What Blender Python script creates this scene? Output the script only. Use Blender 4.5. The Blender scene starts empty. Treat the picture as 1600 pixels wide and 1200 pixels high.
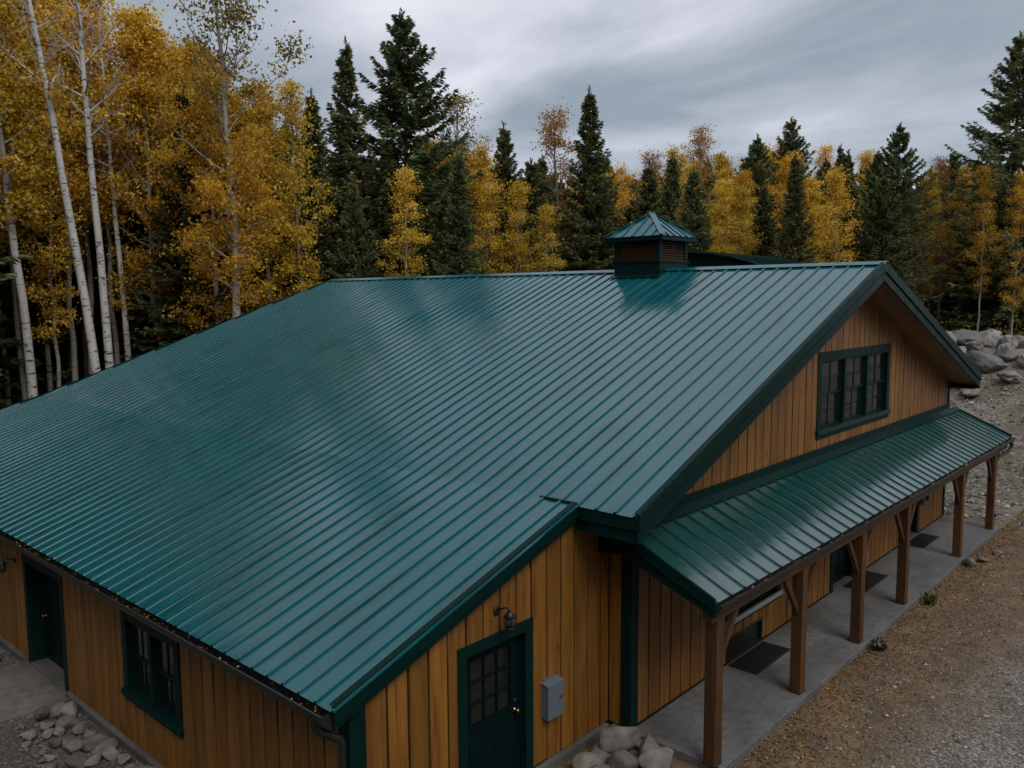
import bpy, math, random
import numpy as np
from mathutils import Vector, Matrix, noise

# ------------------------------------------------------------------ camera, sky, sun, exposure
scene = bpy.context.scene
COL = scene.collection
R = math.radians

CAM = (0.0, 0.0, 6.8)
YAW, PITCH, ROLL = 0.7365, 0.1042, -0.0068
cd = bpy.data.cameras.new('camera')
cam = bpy.data.objects.new('camera', cd)
COL.objects.link(cam)
_fw = Vector((math.cos(YAW) * math.cos(PITCH), math.sin(YAW) * math.cos(PITCH), -math.sin(PITCH)))
_rt = Vector((math.sin(YAW), -math.cos(YAW), 0))
_up = _rt.cross(_fw)
_r2 = _rt * math.cos(ROLL) + _up * math.sin(ROLL)
_u2 = _up * math.cos(ROLL) - _rt * math.sin(ROLL)
cam.matrix_world = Matrix(((_r2.x, _u2.x, -_fw.x, CAM[0]), (_r2.y, _u2.y, -_fw.y, CAM[1]),
                           (_r2.z, _u2.z, -_fw.z, CAM[2]), (0, 0, 0, 1)))
cd.sensor_width = 36.0
cd.lens = 29.19
cd.clip_start = 0.1
cd.clip_end = 2000
scene.camera = cam

SUN_ELEV, SUN_AZ = R(50), R(252)       # azimuth counter-clockwise from +X of the direction to the sun
world = bpy.data.worlds.new('World')
scene.world = world
world.use_nodes = True
wt = world.node_tree
for n_ in list(wt.nodes):
    wt.nodes.remove(n_)

def nd(nt, typ, **kw):
    n = nt.nodes.new(typ)
    for k, v in kw.items():
        setattr(n, k, v)
    return n

def lk(nt, a, b):
    nt.links.new(a, b)

def ramp(nt, fac, stops, interp='LINEAR'):
    n = nd(nt, 'ShaderNodeValToRGB')
    n.color_ramp.interpolation = interp
    el = n.color_ramp.elements
    while len(el) < len(stops):
        el.new(0.5)
    for e, (p, c) in zip(el, stops):
        e.position = p
        e.color = (c[0], c[1], c[2], 1) if hasattr(c, '__len__') else (c, c, c, 1)
    if fac is not None:
        lk(nt, fac, n.inputs[0])
    return n

def mth(nt, op, a, b=None, clamp=False):
    n = nd(nt, 'ShaderNodeMath', operation=op, use_clamp=clamp)
    for i, v in enumerate((a, b)):
        if v is None:
            continue
        if isinstance(v, (int, float)):
            n.inputs[i].default_value = v
        else:
            lk(nt, v, n.inputs[i])
    return n.outputs[0]

def mixc(nt, fac, a, b, blend='MIX'):
    n = nd(nt, 'ShaderNodeMix', data_type='RGBA', blend_type=blend)
    for i, v in ((0, fac), (6, a), (7, b)):
        s = n.inputs[i]
        if hasattr(v, 'default_value'):
            lk(nt, v, s)
        elif isinstance(v, (int, float)):
            s.default_value = v if i == 0 else (v, v, v, 1)
        else:
            s.default_value = (v[0], v[1], v[2], 1)
    return n.outputs[2]

# overcast: Nishita daylight almost covered by a stretched cloud deck
sky = nd(wt, 'ShaderNodeTexSky', sky_type='NISHITA')
sky.sun_disc = False
sky.sun_elevation = SUN_ELEV
sky.sun_rotation = R(90) - SUN_AZ
tc = nd(wt, 'ShaderNodeTexCoord')
sep = nd(wt, 'ShaderNodeSeparateXYZ')
lk(wt, tc.outputs['Generated'], sep.inputs[0])
zc = mth(wt, 'ADD', mth(wt, 'MAXIMUM', sep.outputs[2], 0.0), 0.16)
cmb = nd(wt, 'ShaderNodeCombineXYZ')
lk(wt, mth(wt, 'DIVIDE', sep.outputs[0], zc), cmb.inputs[0])
lk(wt, mth(wt, 'DIVIDE', sep.outputs[1], zc), cmb.inputs[1])
mp = nd(wt, 'ShaderNodeMapping')
mp.inputs['Rotation'].default_value = (0, 0, R(-52))
mp.inputs['Location'].default_value = (0.4, 7.2, 0)
mp.inputs['Scale'].default_value = (0.60, 0.40, 1)
lk(wt, cmb.outputs[0], mp.inputs[0])
cn = nd(wt, 'ShaderNodeTexNoise')
cn.inputs['Scale'].default_value = 1.0
cn.inputs['Detail'].default_value = 5
cn.inputs['Roughness'].default_value = 0.5
cn.inputs['Distortion'].default_value = 0.7
lk(wt, mp.outputs[0], cn.inputs['Vector'])
# values are x10 because the Background strength is 0.1
cn2 = nd(wt, 'ShaderNodeTexNoise')
cn2.inputs['Scale'].default_value = 2.6
cn2.inputs['Detail'].default_value = 7
cn2.inputs['Roughness'].default_value = 0.58
cn2.inputs['Distortion'].default_value = 0.6
lk(wt, mp.outputs[0], cn2.inputs['Vector'])
cf = mth(wt, 'ADD', mth(wt, 'MULTIPLY', cn.outputs['Fac'], 0.72), mth(wt, 'MULTIPLY', cn2.outputs['Fac'], 0.28))
cr = ramp(wt, cf, [(0.37, (0.250, 0.297, 0.350)), (0.45, (0.400, 0.435, 0.500)),
                   (0.53, (0.590, 0.600, 0.675)), (0.62, (0.760, 0.765, 0.820))])
sc10 = nd(wt, 'ShaderNodeVectorMath', operation='SCALE')
lk(wt, cr.outputs[0], sc10.inputs[0])
# the heavy deck overhead is a little darker than the breaks near the horizon
lk(wt, mth(wt, 'MULTIPLY', mth(wt, 'ADD', mth(wt, 'MULTIPLY', mth(wt, 'MAXIMUM', sep.outputs[2], 0.0), -0.25), 1.0), 13.2), sc10.inputs['Scale'])
mx = mixc(wt, 0.96, sky.outputs[0], sc10.outputs[0])
bg = nd(wt, 'ShaderNodeBackground')
bg.inputs['Strength'].default_value = 0.1
lk(wt, mx, bg.inputs['Color'])
wo = nd(wt, 'ShaderNodeOutputWorld')
lk(wt, bg.outputs[0], wo.inputs[0])

sd = bpy.data.lights.new('sun', 'SUN')
sd.energy = 1.45
sd.angle = R(30)
sd.color = (1.0, 0.95, 0.88)
sun = bpy.data.objects.new('sun', sd)
COL.objects.link(sun)
sdir = Vector((math.cos(SUN_AZ) * math.cos(SUN_ELEV), math.sin(SUN_AZ) * math.cos(SUN_ELEV), math.sin(SUN_ELEV)))
sun.rotation_euler = sdir.to_track_quat('Z', 'Y').to_euler()
sun.location = (0, 0, 40)

scene.view_settings.view_transform = 'Standard'
scene.view_settings.look = 'None'
scene.view_settings.exposure = 0.0
scene.view_settings.gamma = 1.0
scene.view_settings.use_curve_mapping = False

scene.cycles.use_adaptive_sampling = True
scene.cycles.adaptive_threshold = 0.02
scene.cycles.max_bounces = 5
scene.cycles.diffuse_bounces = 3
scene.cycles.glossy_bounces = 3
scene.cycles.transmission_bounces = 2
scene.cycles.transparent_max_bounces = 4

rng = random.Random(11)
nrng = np.random.default_rng(7)

# ------------------------------------------------------------------ materials
def newmat(name):
    m = bpy.data.materials.new(name)
    m.use_nodes = True
    nt = m.node_tree
    b = nt.nodes['Principled BSDF']
    return m, nt, b

def tex(nt, vec, scale, detail=4, rough=0.55, dist=0.0):
    n = nd(nt, 'ShaderNodeTexNoise')
    n.inputs['Scale'].default_value = scale
    n.inputs['Detail'].default_value = detail
    n.inputs['Roughness'].default_value = rough
    n.inputs['Distortion'].default_value = dist
    if vec is not None:
        lk(nt, vec, n.inputs['Vector'])
    return n

def mapped(nt, vec, scale=(1, 1, 1), loc=(0, 0, 0), rot=(0, 0, 0)):
    n = nd(nt, 'ShaderNodeMapping')
    n.inputs['Scale'].default_value = scale
    n.inputs['Location'].default_value = loc
    n.inputs['Rotation'].default_value = rot
    lk(nt, vec, n.inputs[0])
    return n.outputs[0]

def bump(nt, h, strength, dist=0.02, normal=None):
    n = nd(nt, 'ShaderNodeBump')
    n.inputs['Strength'].default_value = strength
    n.inputs['Distance'].default_value = dist
    lk(nt, h, n.inputs['Height'])
    if normal is not None:
        lk(nt, normal, n.inputs['Normal'])
    return n.outputs[0]

def pos(nt):
    return nd(nt, 'ShaderNodeNewGeometry').outputs['Position']

def mat_metal(name, base, rough, ior, streak=(0.35, 6.0, 0.35)):
    """painted ribbed sheet: low waviness (oil canning), fine brushed streaks down the slope"""
    m, nt, b = newmat(name)
    p = pos(nt)
    oi = nd(nt, 'ShaderNodeObjectInfo')
    st = tex(nt, mapped(nt, p, tuple(s * 2.2 for s in streak)), 3.0, 6, 0.65)
    big = tex(nt, mapped(nt, p, (0.35, 0.35, 0.35)), 1.3, 4, 0.6)
    stain = tex(nt, mapped(nt, p, (streak[0] * 1.5, streak[1] * 0.45, streak[2])), 1.4, 3, 0.5)
    c1 = mixc(nt, mth(nt, 'MULTIPLY', st.outputs['Fac'], 0.5), base, tuple(min(1, c * 1.7 + 0.004) for c in base))
    c2 = mixc(nt, ramp(nt, stain.outputs['Fac'], [(0.50, 0.0), (0.66, 0.6)]).outputs[0], c1, tuple(c * 0.6 for c in base))
    c3 = mixc(nt, mth(nt, 'MULTIPLY', oi.outputs['Random'], 0.25), c2, tuple(c * 1.35 for c in base))
    lk(nt, c3, b.inputs['Base Color'])
    rr = ramp(nt, mth(nt, 'ADD', mth(nt, 'MULTIPLY', st.outputs['Fac'], 0.6), mth(nt, 'MULTIPLY', big.outputs['Fac'], 0.4)),
              [(0.35, max(0.02, rough - 0.07)), (0.65, rough + 0.08)])
    lk(nt, rr.outputs[0], b.inputs['Roughness'])
    b.inputs['IOR'].default_value = ior
    can = tex(nt, mapped(nt, p, (0.5, 1.6, 0.5)), 1.6, 2, 0.5)
    n1 = bump(nt, can.outputs['Fac'], 0.22, 0.02)
    n2 = bump(nt, st.outputs['Fac'], 0.10, 0.004, n1)
    lk(nt, n2, b.inputs['Normal'])
    return m

def mat_paint(name, base, rough=0.42, var=0.3):
    m, nt, b = newmat(name)
    p = pos(nt)
    n = tex(nt, p, 5.0, 5, 0.6)
    f = tex(nt, p, 60.0, 3, 0.6)
    c = mixc(nt, n.outputs['Fac'], tuple(x * (1 - var) for x in base), tuple(x * (1 + var) for x in base))
    lk(nt, c, b.inputs['Base Color'])
    lk(nt, ramp(nt, n.outputs['Fac'], [(0.3, max(0.05, rough - 0.1)), (0.7, rough + 0.12)]).outputs[0], b.inputs['Roughness'])
    lk(nt, bump(nt, f.outputs['Fac'], 0.12, 0.004), b.inputs['Normal'])
    b.inputs['IOR'].default_value = 1.36
    b.inputs['Specular IOR Level'].default_value = 0.14
    return m

def mat_wood(name, dark, mid, light, rough=0.55, axis='z', scale=1.0):
    m, nt, b = newmat(name)
    p = pos(nt)
    oi = nd(nt, 'ShaderNodeObjectInfo')
    off = nd(nt, 'ShaderNodeCombineXYZ')
    lk(nt, mth(nt, 'MULTIPLY', oi.outputs['Random'], 37.0), off.inputs[0])
    lk(nt, mth(nt, 'MULTIPLY', oi.outputs['Random'], 91.0), off.inputs[2])
    ad = nd(nt, 'ShaderNodeVectorMath', operation='ADD')
    lk(nt, p, ad.inputs[0]); lk(nt, off.outputs[0], ad.inputs[1])
    s = {'z': (9, 9, 0.55), 'x': (0.55, 9, 9), 'y': (9, 0.55, 9)}[axis]
    g = tex(nt, mapped(nt, ad.outputs[0], tuple(k * scale for k in s)), 1.0, 6, 0.6, 0.9)
    fine = tex(nt, mapped(nt, ad.outputs[0], tuple(k * 5 * scale for k in s)), 1.0, 4, 0.6, 0.3)
    blot = tex(nt, mapped(nt, ad.outputs[0], tuple(k * 0.2 for k in s)), 1.0, 3, 0.5)
    kn = nd(nt, 'ShaderNodeTexVoronoi', feature='F1')
    kn.inputs['Scale'].default_value = 1.0
    lk(nt, mapped(nt, ad.outputs[0], tuple((3.2 if k > 1 else 0.9) for k in s)), kn.inputs['Vector'])
    c = ramp(nt, g.outputs['Fac'], [(0.28, dark), (0.5, mid), (0.74, light)]).outputs[0]
    c = mixc(nt, mth(nt, 'MULTIPLY', fine.outputs['Fac'], 0.45), c, dark, 'MIX')
    c = mixc(nt, ramp(nt, blot.outputs['Fac'], [(0.42, 0.0), (0.72, 0.55)]).outputs[0], c, tuple(x * 0.72 for x in mid))
    c = mixc(nt, ramp(nt, kn.outputs['Distance'], [(0.05, 0.85), (0.13, 0.0)]).outputs[0], c, tuple(x * 0.45 for x in dark))
    weather = tex(nt, mapped(nt, p, (1.3, 1.3, 0.4)), 1.0, 5, 0.62, 0.4)
    c = mixc(nt, ramp(nt, weather.outputs['Fac'], [(0.46, 0.0), (0.66, 0.6)]).outputs[0], c, tuple(x * 0.55 for x in mid))
    hv = nd(nt, 'ShaderNodeHueSaturation')
    lk(nt, c, hv.inputs['Color'])
    lk(nt, mth(nt, 'ADD', mth(nt, 'MULTIPLY', oi.outputs['Random'], 0.36), 0.84), hv.inputs['Value'])
    lk(nt, hv.outputs[0], b.inputs['Base Color'])
    b.inputs['Roughness'].default_value = rough
    lk(nt, bump(nt, mth(nt, 'ADD', g.outputs['Fac'], mth(nt, 'MULTIPLY', fine.outputs['Fac'], 0.5)), 0.35, 0.006), b.inputs['Normal'])
    return m

def mat_plain(name, base, rough=0.5, metallic=0.0, ior=1.45):
    m, nt, b = newmat(name)
    n = tex(nt, pos(nt), 14.0, 4, 0.6)
    c = mixc(nt, n.outputs['Fac'], tuple(x * 0.75 for x in base), tuple(min(1, x * 1.25) for x in base))
    lk(nt, c, b.inputs['Base Color'])
    b.inputs['Roughness'].default_value = rough
    b.inputs['Metallic'].default_value = metallic
    b.inputs['IOR'].default_value = ior
    return m

def mat_concrete(name, base):
    m, nt, b = newmat(name)
    p = pos(nt)
    n1 = tex(nt, p, 0.9, 6, 0.62)
    n2 = tex(nt, p, 7.0, 5, 0.65)
    n3 = tex(nt, p, 90.0, 2, 0.5)
    c = ramp(nt, n1.outputs['Fac'], [(0.3, tuple(x * 0.62 for x in base)), (0.55, base), (0.75, tuple(x * 1.25 for x in base))]).outputs[0]
    c = mixc(nt, ramp(nt, n2.outputs['Fac'], [(0.46, 0.0), (0.68, 0.75)]).outputs[0], c, tuple(x * 0.45 for x in base))
    c = mixc(nt, mth(nt, 'MULTIPLY', n3.outputs['Fac'], 0.25), c, tuple(x * 1.3 for x in base))
    lk(nt, c, b.inputs['Base Color'])
    lk(nt, ramp(nt, n1.outputs['Fac'], [(0.35, 0.5), (0.65, 0.85)]).outputs[0], b.inputs['Roughness'])
    lk(nt, bump(nt, n3.outputs['Fac'], 0.2, 0.004), b.inputs['Normal'])
    return m

def mat_rock(name, base):
    m, nt, b = newmat(name)
    p = pos(nt)
    oi = nd(nt, 'ShaderNodeObjectInfo')
    n1 = tex(nt, p, 2.4, 7, 0.68, 0.5)
    n2 = tex(nt, p, 16.0, 6, 0.7)
    c = ramp(nt, n1.outputs['Fac'], [(0.28, tuple(x * 0.35 for x in base)), (0.5, base), (0.72, tuple(min(1, x * 1.6) for x in base))]).outputs[0]
    c = mixc(nt, mth(nt, 'MULTIPLY', n2.outputs['Fac'], 0.6), c, tuple(x * 0.5 for x in base))
    moss = tex(nt, p, 1.1, 5, 0.7)
    c = mixc(nt, ramp(nt, moss.outputs['Fac'], [(0.58, 0.0), (0.7, 0.55)]).outputs[0], c, (0.07, 0.065, 0.035))
    hv = nd(nt, 'ShaderNodeHueSaturation')
    lk(nt, c, hv.inputs['Color'])
    lk(nt, mth(nt, 'ADD', mth(nt, 'MULTIPLY', oi.outputs['Random'], 0.7), 0.62), hv.inputs['Value'])
    lk(nt, hv.outputs[0], b.inputs['Base Color'])
    b.inputs['Roughness'].default_value = 0.85
    lk(nt, bump(nt, mth(nt, 'ADD', n1.outputs['Fac'], mth(nt, 'MULTIPLY', n2.outputs['Fac'], 0.5)), 0.7, 0.05), b.inputs['Normal'])
    return m

def mat_glass(name):
    m, nt, b = newmat(name)
    p = pos(nt)
    n = tex(nt, p, 1.3, 2, 0.5)
    b.inputs['Base Color'].default_value = (0.012, 0.014, 0.014, 1)
    b.inputs['Roughness'].default_value = 0.03
    b.inputs['IOR'].default_value = 1.5
    b.inputs['Transmission Weight'].default_value = 0.0
    lk(nt, bump(nt, n.outputs['Fac'], 0.12, 0.02), b.inputs['Normal'])
    return m

def mat_leaf(name, stops, rough=0.6, trans=0.45, hue_var=0.02, val_var=0.35):
    m = bpy.data.materials.new(name)
    m.use_nodes = True
    nt = m.node_tree
    for n in list(nt.nodes):
        nt.nodes.remove(n)
    at = nd(nt, 'ShaderNodeAttribute', attribute_name='rnd')
    oi = nd(nt, 'ShaderNodeObjectInfo')
    c = ramp(nt, at.outputs['Fac'], stops).outputs[0]
    hv = nd(nt, 'ShaderNodeHueSaturation')
    lk(nt, c, hv.inputs['Color'])
    lk(nt, mth(nt, 'ADD', mth(nt, 'MULTIPLY', oi.outputs['Random'], hue_var), 0.5 - hue_var * 0.5), hv.inputs['Hue'])
    r2 = mth(nt, 'FRACT', mth(nt, 'MULTIPLY', oi.outputs['Random'], 7.31))
    lk(nt, mth(nt, 'ADD', mth(nt, 'MULTIPLY', r2, val_var), 1.0 - val_var * 0.5), hv.inputs['Value'])
    d = nd(nt, 'ShaderNodeBsdfDiffuse'); t = nd(nt, 'ShaderNodeBsdfTranslucent')
    lk(nt, hv.outputs[0], d.inputs[0]); lk(nt, hv.outputs[0], t.inputs[0])
    mx = nd(nt, 'ShaderNodeMixShader'); mx.inputs[0].default_value = trans
    lk(nt, d.outputs[0], mx.inputs[1]); lk(nt, t.outputs[0], mx.inputs[2])
    o = nd(nt, 'ShaderNodeOutputMaterial')
    lk(nt, mx.outputs[0], o.inputs[0])
    return m

def mat_bark(name, base, dark, white=False):
    m, nt, b = newmat(name)
    tcn = nd(nt, 'ShaderNodeTexCoord').outputs['Object']
    if white:
        n = tex(nt, mapped(nt, tcn, (3.0, 3.0, 9.0)), 1.1, 5, 0.65, 0.4)
        f = ramp(nt, n.outputs['Fac'], [(0.56, 0.0), (0.63, 1.0)]).outputs[0]
        n2 = tex(nt, mapped(nt, tcn, (1, 1, 0.5)), 1.6, 4, 0.6)
        c = mixc(nt, n2.outputs['Fac'], tuple(x * 0.6 for x in base), tuple(min(1, x * 1.25) for x in base))
        c = mixc(nt, f, c, dark)
    else:
        n = tex(nt, mapped(nt, tcn, (7, 7, 1.6)), 1.2, 6, 0.68, 0.4)
        c = mixc(nt, n.outputs['Fac'], dark, base)
    lk(nt, c, b.inputs['Base Color'])
    b.inputs['Roughness'].default_value = 0.85
    lk(nt, bump(nt, n.outputs['Fac'], 0.5, 0.03), b.inputs['Normal'])
    return m

M = {}
M['roof'] = mat_metal('green_roof_metal', (0.0015, 0.076, 0.090), 0.15, 1.75)
M['porch_metal'] = mat_metal('green_porch_metal', (0.0045, 0.056, 0.052), 0.14, 2.4, streak=(6.0, 0.35, 0.35))
M['trim'] = mat_paint('dark_green_trim', (0.0022, 0.020, 0.0175), 0.42)
M['door'] = mat_paint('dark_green_door', (0.002, 0.012, 0.012), 0.38)
M['gutter'] = mat_plain('dark_bronze_gutter', (0.016, 0.018, 0.018), 0.35)
M['siding'] = mat_wood('stained_siding', (0.070, 0.028, 0.004), (0.255, 0.106, 0.013), (0.38, 0.178, 0.028), 0.5)
M['soffit'] = mat_wood('stained_soffit', (0.08, 0.032, 0.010), (0.22, 0.095, 0.026), (0.32, 0.15, 0.04), 0.6, 'x')
M['post'] = mat_wood('stained_post', (0.032, 0.013, 0.004), (0.092, 0.038, 0.009), (0.155, 0.070, 0.016), 0.55)
M['beam'] = mat_wood('stained_beam', (0.032, 0.013, 0.004), (0.092, 0.038, 0.009), (0.155, 0.070, 0.016), 0.55, 'x')
M['backing'] = mat_plain('dark_sheathing', (0.010, 0.006, 0.004), 0.9)
M['concrete'] = mat_concrete('porch_concrete', (0.135, 0.137, 0.135))
M['pad'] = mat_concrete('pad_concrete', (0.13, 0.125, 0.108))
M['found'] = mat_concrete('foundation_concrete', (0.11, 0.11, 0.10))
M['rock'] = mat_rock('grey_rock', (0.175, 0.162, 0.142))
M['boulder'] = mat_rock('pale_boulder', (0.25, 0.243, 0.232))
M['glass'] = mat_glass('window_glass')
M['mat'] = mat_plain('black_rubber', (0.010, 0.010, 0.011), 0.8)
M['box'] = mat_paint('grey_enamel', (0.115, 0.145, 0.17), 0.45, 0.12)
M['black'] = mat_plain('black_iron', (0.012, 0.012, 0.012), 0.45)
M['brass'] = mat_plain('brass', (0.45, 0.30, 0.12), 0.3, 1.0)
M['steel'] = mat_plain('steel', (0.35, 0.35, 0.35), 0.35, 1.0)
M['lampglass'] = mat_plain('smoked_glass', (0.05, 0.045, 0.04), 0.08)
M['white'] = mat_plain('white_trim', (0.36, 0.38, 0.38), 0.5)
GOLD = [(0.0, (0.20, 0.100, 0.013)), (0.3, (0.52, 0.305, 0.032)), (0.65, (0.80, 0.540, 0.075)), (1.0, (0.93, 0.72, 0.23))]
ORANGE = [(0.0, (0.18, 0.085, 0.011)), (0.35, (0.52, 0.285, 0.028)), (0.7, (0.78, 0.490, 0.060)), (1.0, (0.91, 0.66, 0.17))]
OLIVE = [(0.0, (0.08, 0.08, 0.022)), (0.4, (0.24, 0.21, 0.04)), (0.75, (0.50, 0.33, 0.045)), (1.0, (0.68, 0.43, 0.055))]
RUST = [(0.0, (0.20, 0.095, 0.03)), (0.4, (0.40, 0.205, 0.05)), (0.75, (0.56, 0.32, 0.08)), (1.0, (0.62, 0.40, 0.15))]
GREEN = [(0.0, (0.040, 0.052, 0.025)), (0.4, (0.105, 0.130, 0.056)), (0.8, (0.165, 0.185, 0.076)), (1.0, (0.24, 0.235, 0.092))]
M['gold'] = mat_leaf('golden_leaves', GOLD)
M['orange'] = mat_leaf('orange_leaves', ORANGE)
M['olive'] = mat_leaf('olive_leaves', OLIVE)
M['rust'] = mat_leaf('rust_leaves', RUST)
M['needle'] = mat_leaf('spruce_needles', GREEN, trans=0.15, hue_var=0.05, val_var=0.5)
M['litter'] = mat_leaf('leaf_litter', [(0.0, (0.10, 0.055, 0.022)), (0.4, (0.22, 0.115, 0.034)), (0.8, (0.40, 0.215, 0.05)), (1.0, (0.52, 0.36, 0.16))], trans=0.1)
M['pebble'] = mat_leaf('pebbles', [(0.0, (0.07, 0.066, 0.06)), (0.45, (0.16, 0.155, 0.143)), (0.85, (0.27, 0.26, 0.243)), (1.0, (0.48, 0.47, 0.45))], trans=0.0)
M['weed'] = mat_leaf('weed_leaves', [(0.0, (0.018, 0.024, 0.010)), (0.6, (0.05, 0.06, 0.02)), (1.0, (0.13, 0.11, 0.035))], trans=0.2)
M['grass'] = mat_leaf('dry_grass', [(0.0, (0.06, 0.05, 0.02)), (0.5, (0.16, 0.13, 0.05)), (1.0, (0.28, 0.23, 0.10))], trans=0.2)
M['birch'] = mat_bark('white_birch_bark', (0.50, 0.49, 0.46), (0.035, 0.032, 0.03), True)
M['aspenbark'] = mat_bark('grey_aspen_bark', (0.30, 0.28, 0.24), (0.045, 0.04, 0.033), True)
M['sprucebark'] = mat_bark('dark_spruce_bark', (0.085, 0.068, 0.055), (0.022, 0.018, 0.015))

# ------------------------------------------------------------------ object helpers
def meshobj(name, verts, faces, mat, parent=None, smooth=False):
    me = bpy.data.meshes.new(name)
    me.from_pydata([tuple(v) for v in verts], [], faces)
    me.update()
    me.materials.append(mat)
    if smooth:
        for p in me.polygons:
            p.use_smooth = True
    o = bpy.data.objects.new(name, me)
    COL.objects.link(o)
    if parent is not None:
        o.parent = parent
    return o

def rawmesh(name, verts, faces_arr, mat, rnd=None, smooth=False):
    """fast path: faces_arr is an (n,k) int array"""
    me = bpy.data.meshes.new(name)
    v = np.asarray(verts, dtype=np.float32)
    f = np.asarray(faces_arr, dtype=np.int32)
    n, k = f.shape
    me.vertices.add(len(v)); me.vertices.foreach_set('co', v.ravel())
    me.loops.add(n * k); me.loops.foreach_set('vertex_index', f.ravel())
    me.polygons.add(n)
    me.polygons.foreach_set('loop_start', np.arange(0, n * k, k, dtype=np.int32))
    me.polygons.foreach_set('loop_total', np.full(n, k, dtype=np.int32))
    if smooth:
        me.polygons.foreach_set('use_smooth', np.ones(n, dtype=bool))
    me.update(calc_edges=True)
    me.materials.append(mat)
    if rnd is not None:
        a = me.attributes.new('rnd', 'FLOAT', 'POINT')
        a.data.foreach_set('value', np.asarray(rnd, dtype=np.float32))
    return me

def link(name, me, parent=None):
    o = bpy.data.objects.new(name, me)
    COL.objects.link(o)
    if parent is not None:
        o.parent = parent
    return o

def empty(name, loc, label=None, cat=None, group=None, rz=0.0):
    o = bpy.data.objects.new(name, None)
    COL.objects.link(o)
    o.location = loc
    o.rotation_euler = (0, 0, rz)
    o.empty_display_size = 0.2
    tag(o, label, cat, group)
    return o

def tag(o, label=None, cat=None, group=None, kind=None):
    if label: o['label'] = label
    if cat: o['category'] = cat
    if group: o['group'] = group
    if kind: o['kind'] = kind
    return o

class MB:
    """collects simple solids of ONE part"""
    def __init__(s, frame=None):
        s.v = []; s.f = []; s.frame = frame
    def add(s, vs, fs):
        b = len(s.v)
        if s.frame:
            o, u, w, n = s.frame
            vs = [o + u * a + w * c + n * d for a, c, d in vs]
        s.v += [Vector(q) for q in vs]
        s.f += [tuple(b + i for i in q) for q in fs]
        return s
    def box(s, a0, a1, b0, b1, c0, c1):
        return s.add([(a0, b0, c0), (a1, b0, c0), (a1, b1, c0), (a0, b1, c0), (a0, b0, c1), (a1, b0, c1), (a1, b1, c1), (a0, b1, c1)],
                     [(0, 3, 2, 1), (4, 5, 6, 7), (0, 1, 5, 4), (1, 2, 6, 5), (2, 3, 7, 6), (3, 0, 4, 7)])
    def prism(s, poly, off):
        """poly: list of 3-d points, off: extrusion vector"""
        n = len(poly); off = Vector(off)
        vs = [Vector(p) for p in poly] + [Vector(p) + off for p in poly]
        fs = [tuple(range(n - 1, -1, -1)), tuple(range(n, 2 * n))]
        fs += [(i, (i + 1) % n, n + (i + 1) % n, n + i) for i in range(n)]
        return s.add(vs, fs)
    def bar(s, p, q, w, h, up=(0, 0, 1)):
        p, q = Vector(p), Vector(q)
        d = (q - p).normalized(); u = Vector(up)
        sd_ = d.cross(u).normalized(); u = sd_.cross(d)
        a, b_ = sd_ * w / 2, u * h / 2
        return s.prism([p - a - b_, p + a - b_, p + a + b_, p - a + b_], q - p)
    def tube(s, pts, rad, n=8, cap=True):
        pts = [Vector(p) for p in pts]
        rr = rad if hasattr(rad, '__len__') else [rad] * len(pts)
        vs = []; fs = []
        x = None
        for i, p in enumerate(pts):
            d = (pts[min(i + 1, len(pts) - 1)] - pts[max(i - 1, 0)]).normalized()
            if x is None:
                x = d.orthogonal().normalized()
            x = (x - d * x.dot(d)).normalized(); y = d.cross(x)
            for k in range(n):
                t = 2 * math.pi * k / n
                vs.append(p + (x * math.cos(t) + y * math.sin(t)) * rr[i])
        for i in range(len(pts) - 1):
            for k in range(n):
                fs.append((i * n + k, i * n + (k + 1) % n, (i + 1) * n + (k + 1) % n, (i + 1) * n + k))
        if cap:
            fs.append(tuple(range(n - 1, -1, -1)))
            fs.append(tuple(range((len(pts) - 1) * n, len(pts) * n)))
        return s.add(vs, fs)
    def lathe(s, c, prof, n=12):
        vs = []; fs = []
        for (r, z) in prof:
            for k in range(n):
                t = 2 * math.pi * k / n
                vs.append((c[0] + r * math.cos(t), c[1] + r * math.sin(t), c[2] + z))
        for i in range(len(prof) - 1):
            for k in range(n):
                fs.append((i * n + k, i * n + (k + 1) % n, (i + 1) * n + (k + 1) % n, (i + 1) * n + k))
        fs.append(tuple(range(n - 1, -1, -1))); fs.append(tuple(range((len(prof) - 1) * n, len(prof) * n)))
        return s.add(vs, fs)
    def build(s, name, mat, parent=None, smooth=False, bevel=0.0):
        o = meshobj(name, s.v, s.f, M[mat] if isinstance(mat, str) else mat, parent, smooth)
        if bevel:
            md = o.modifiers.new('bevel', 'BEVEL'); md.width = bevel; md.segments = 2; md.limit_method = 'ANGLE'
        return o

def sm(a, b, x):
    t = min(1.0, max(0.0, (x - a) / (b - a)))
    return t * t * (3 - 2 * t)

def ground_z(x, y):
    z = -0.12 - 0.46 * (1 - sm(6.0, 9.2, x))
    z += 4.0 * sm(37, 50, x) * (1 - sm(24, 34, y))
    return z

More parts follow.
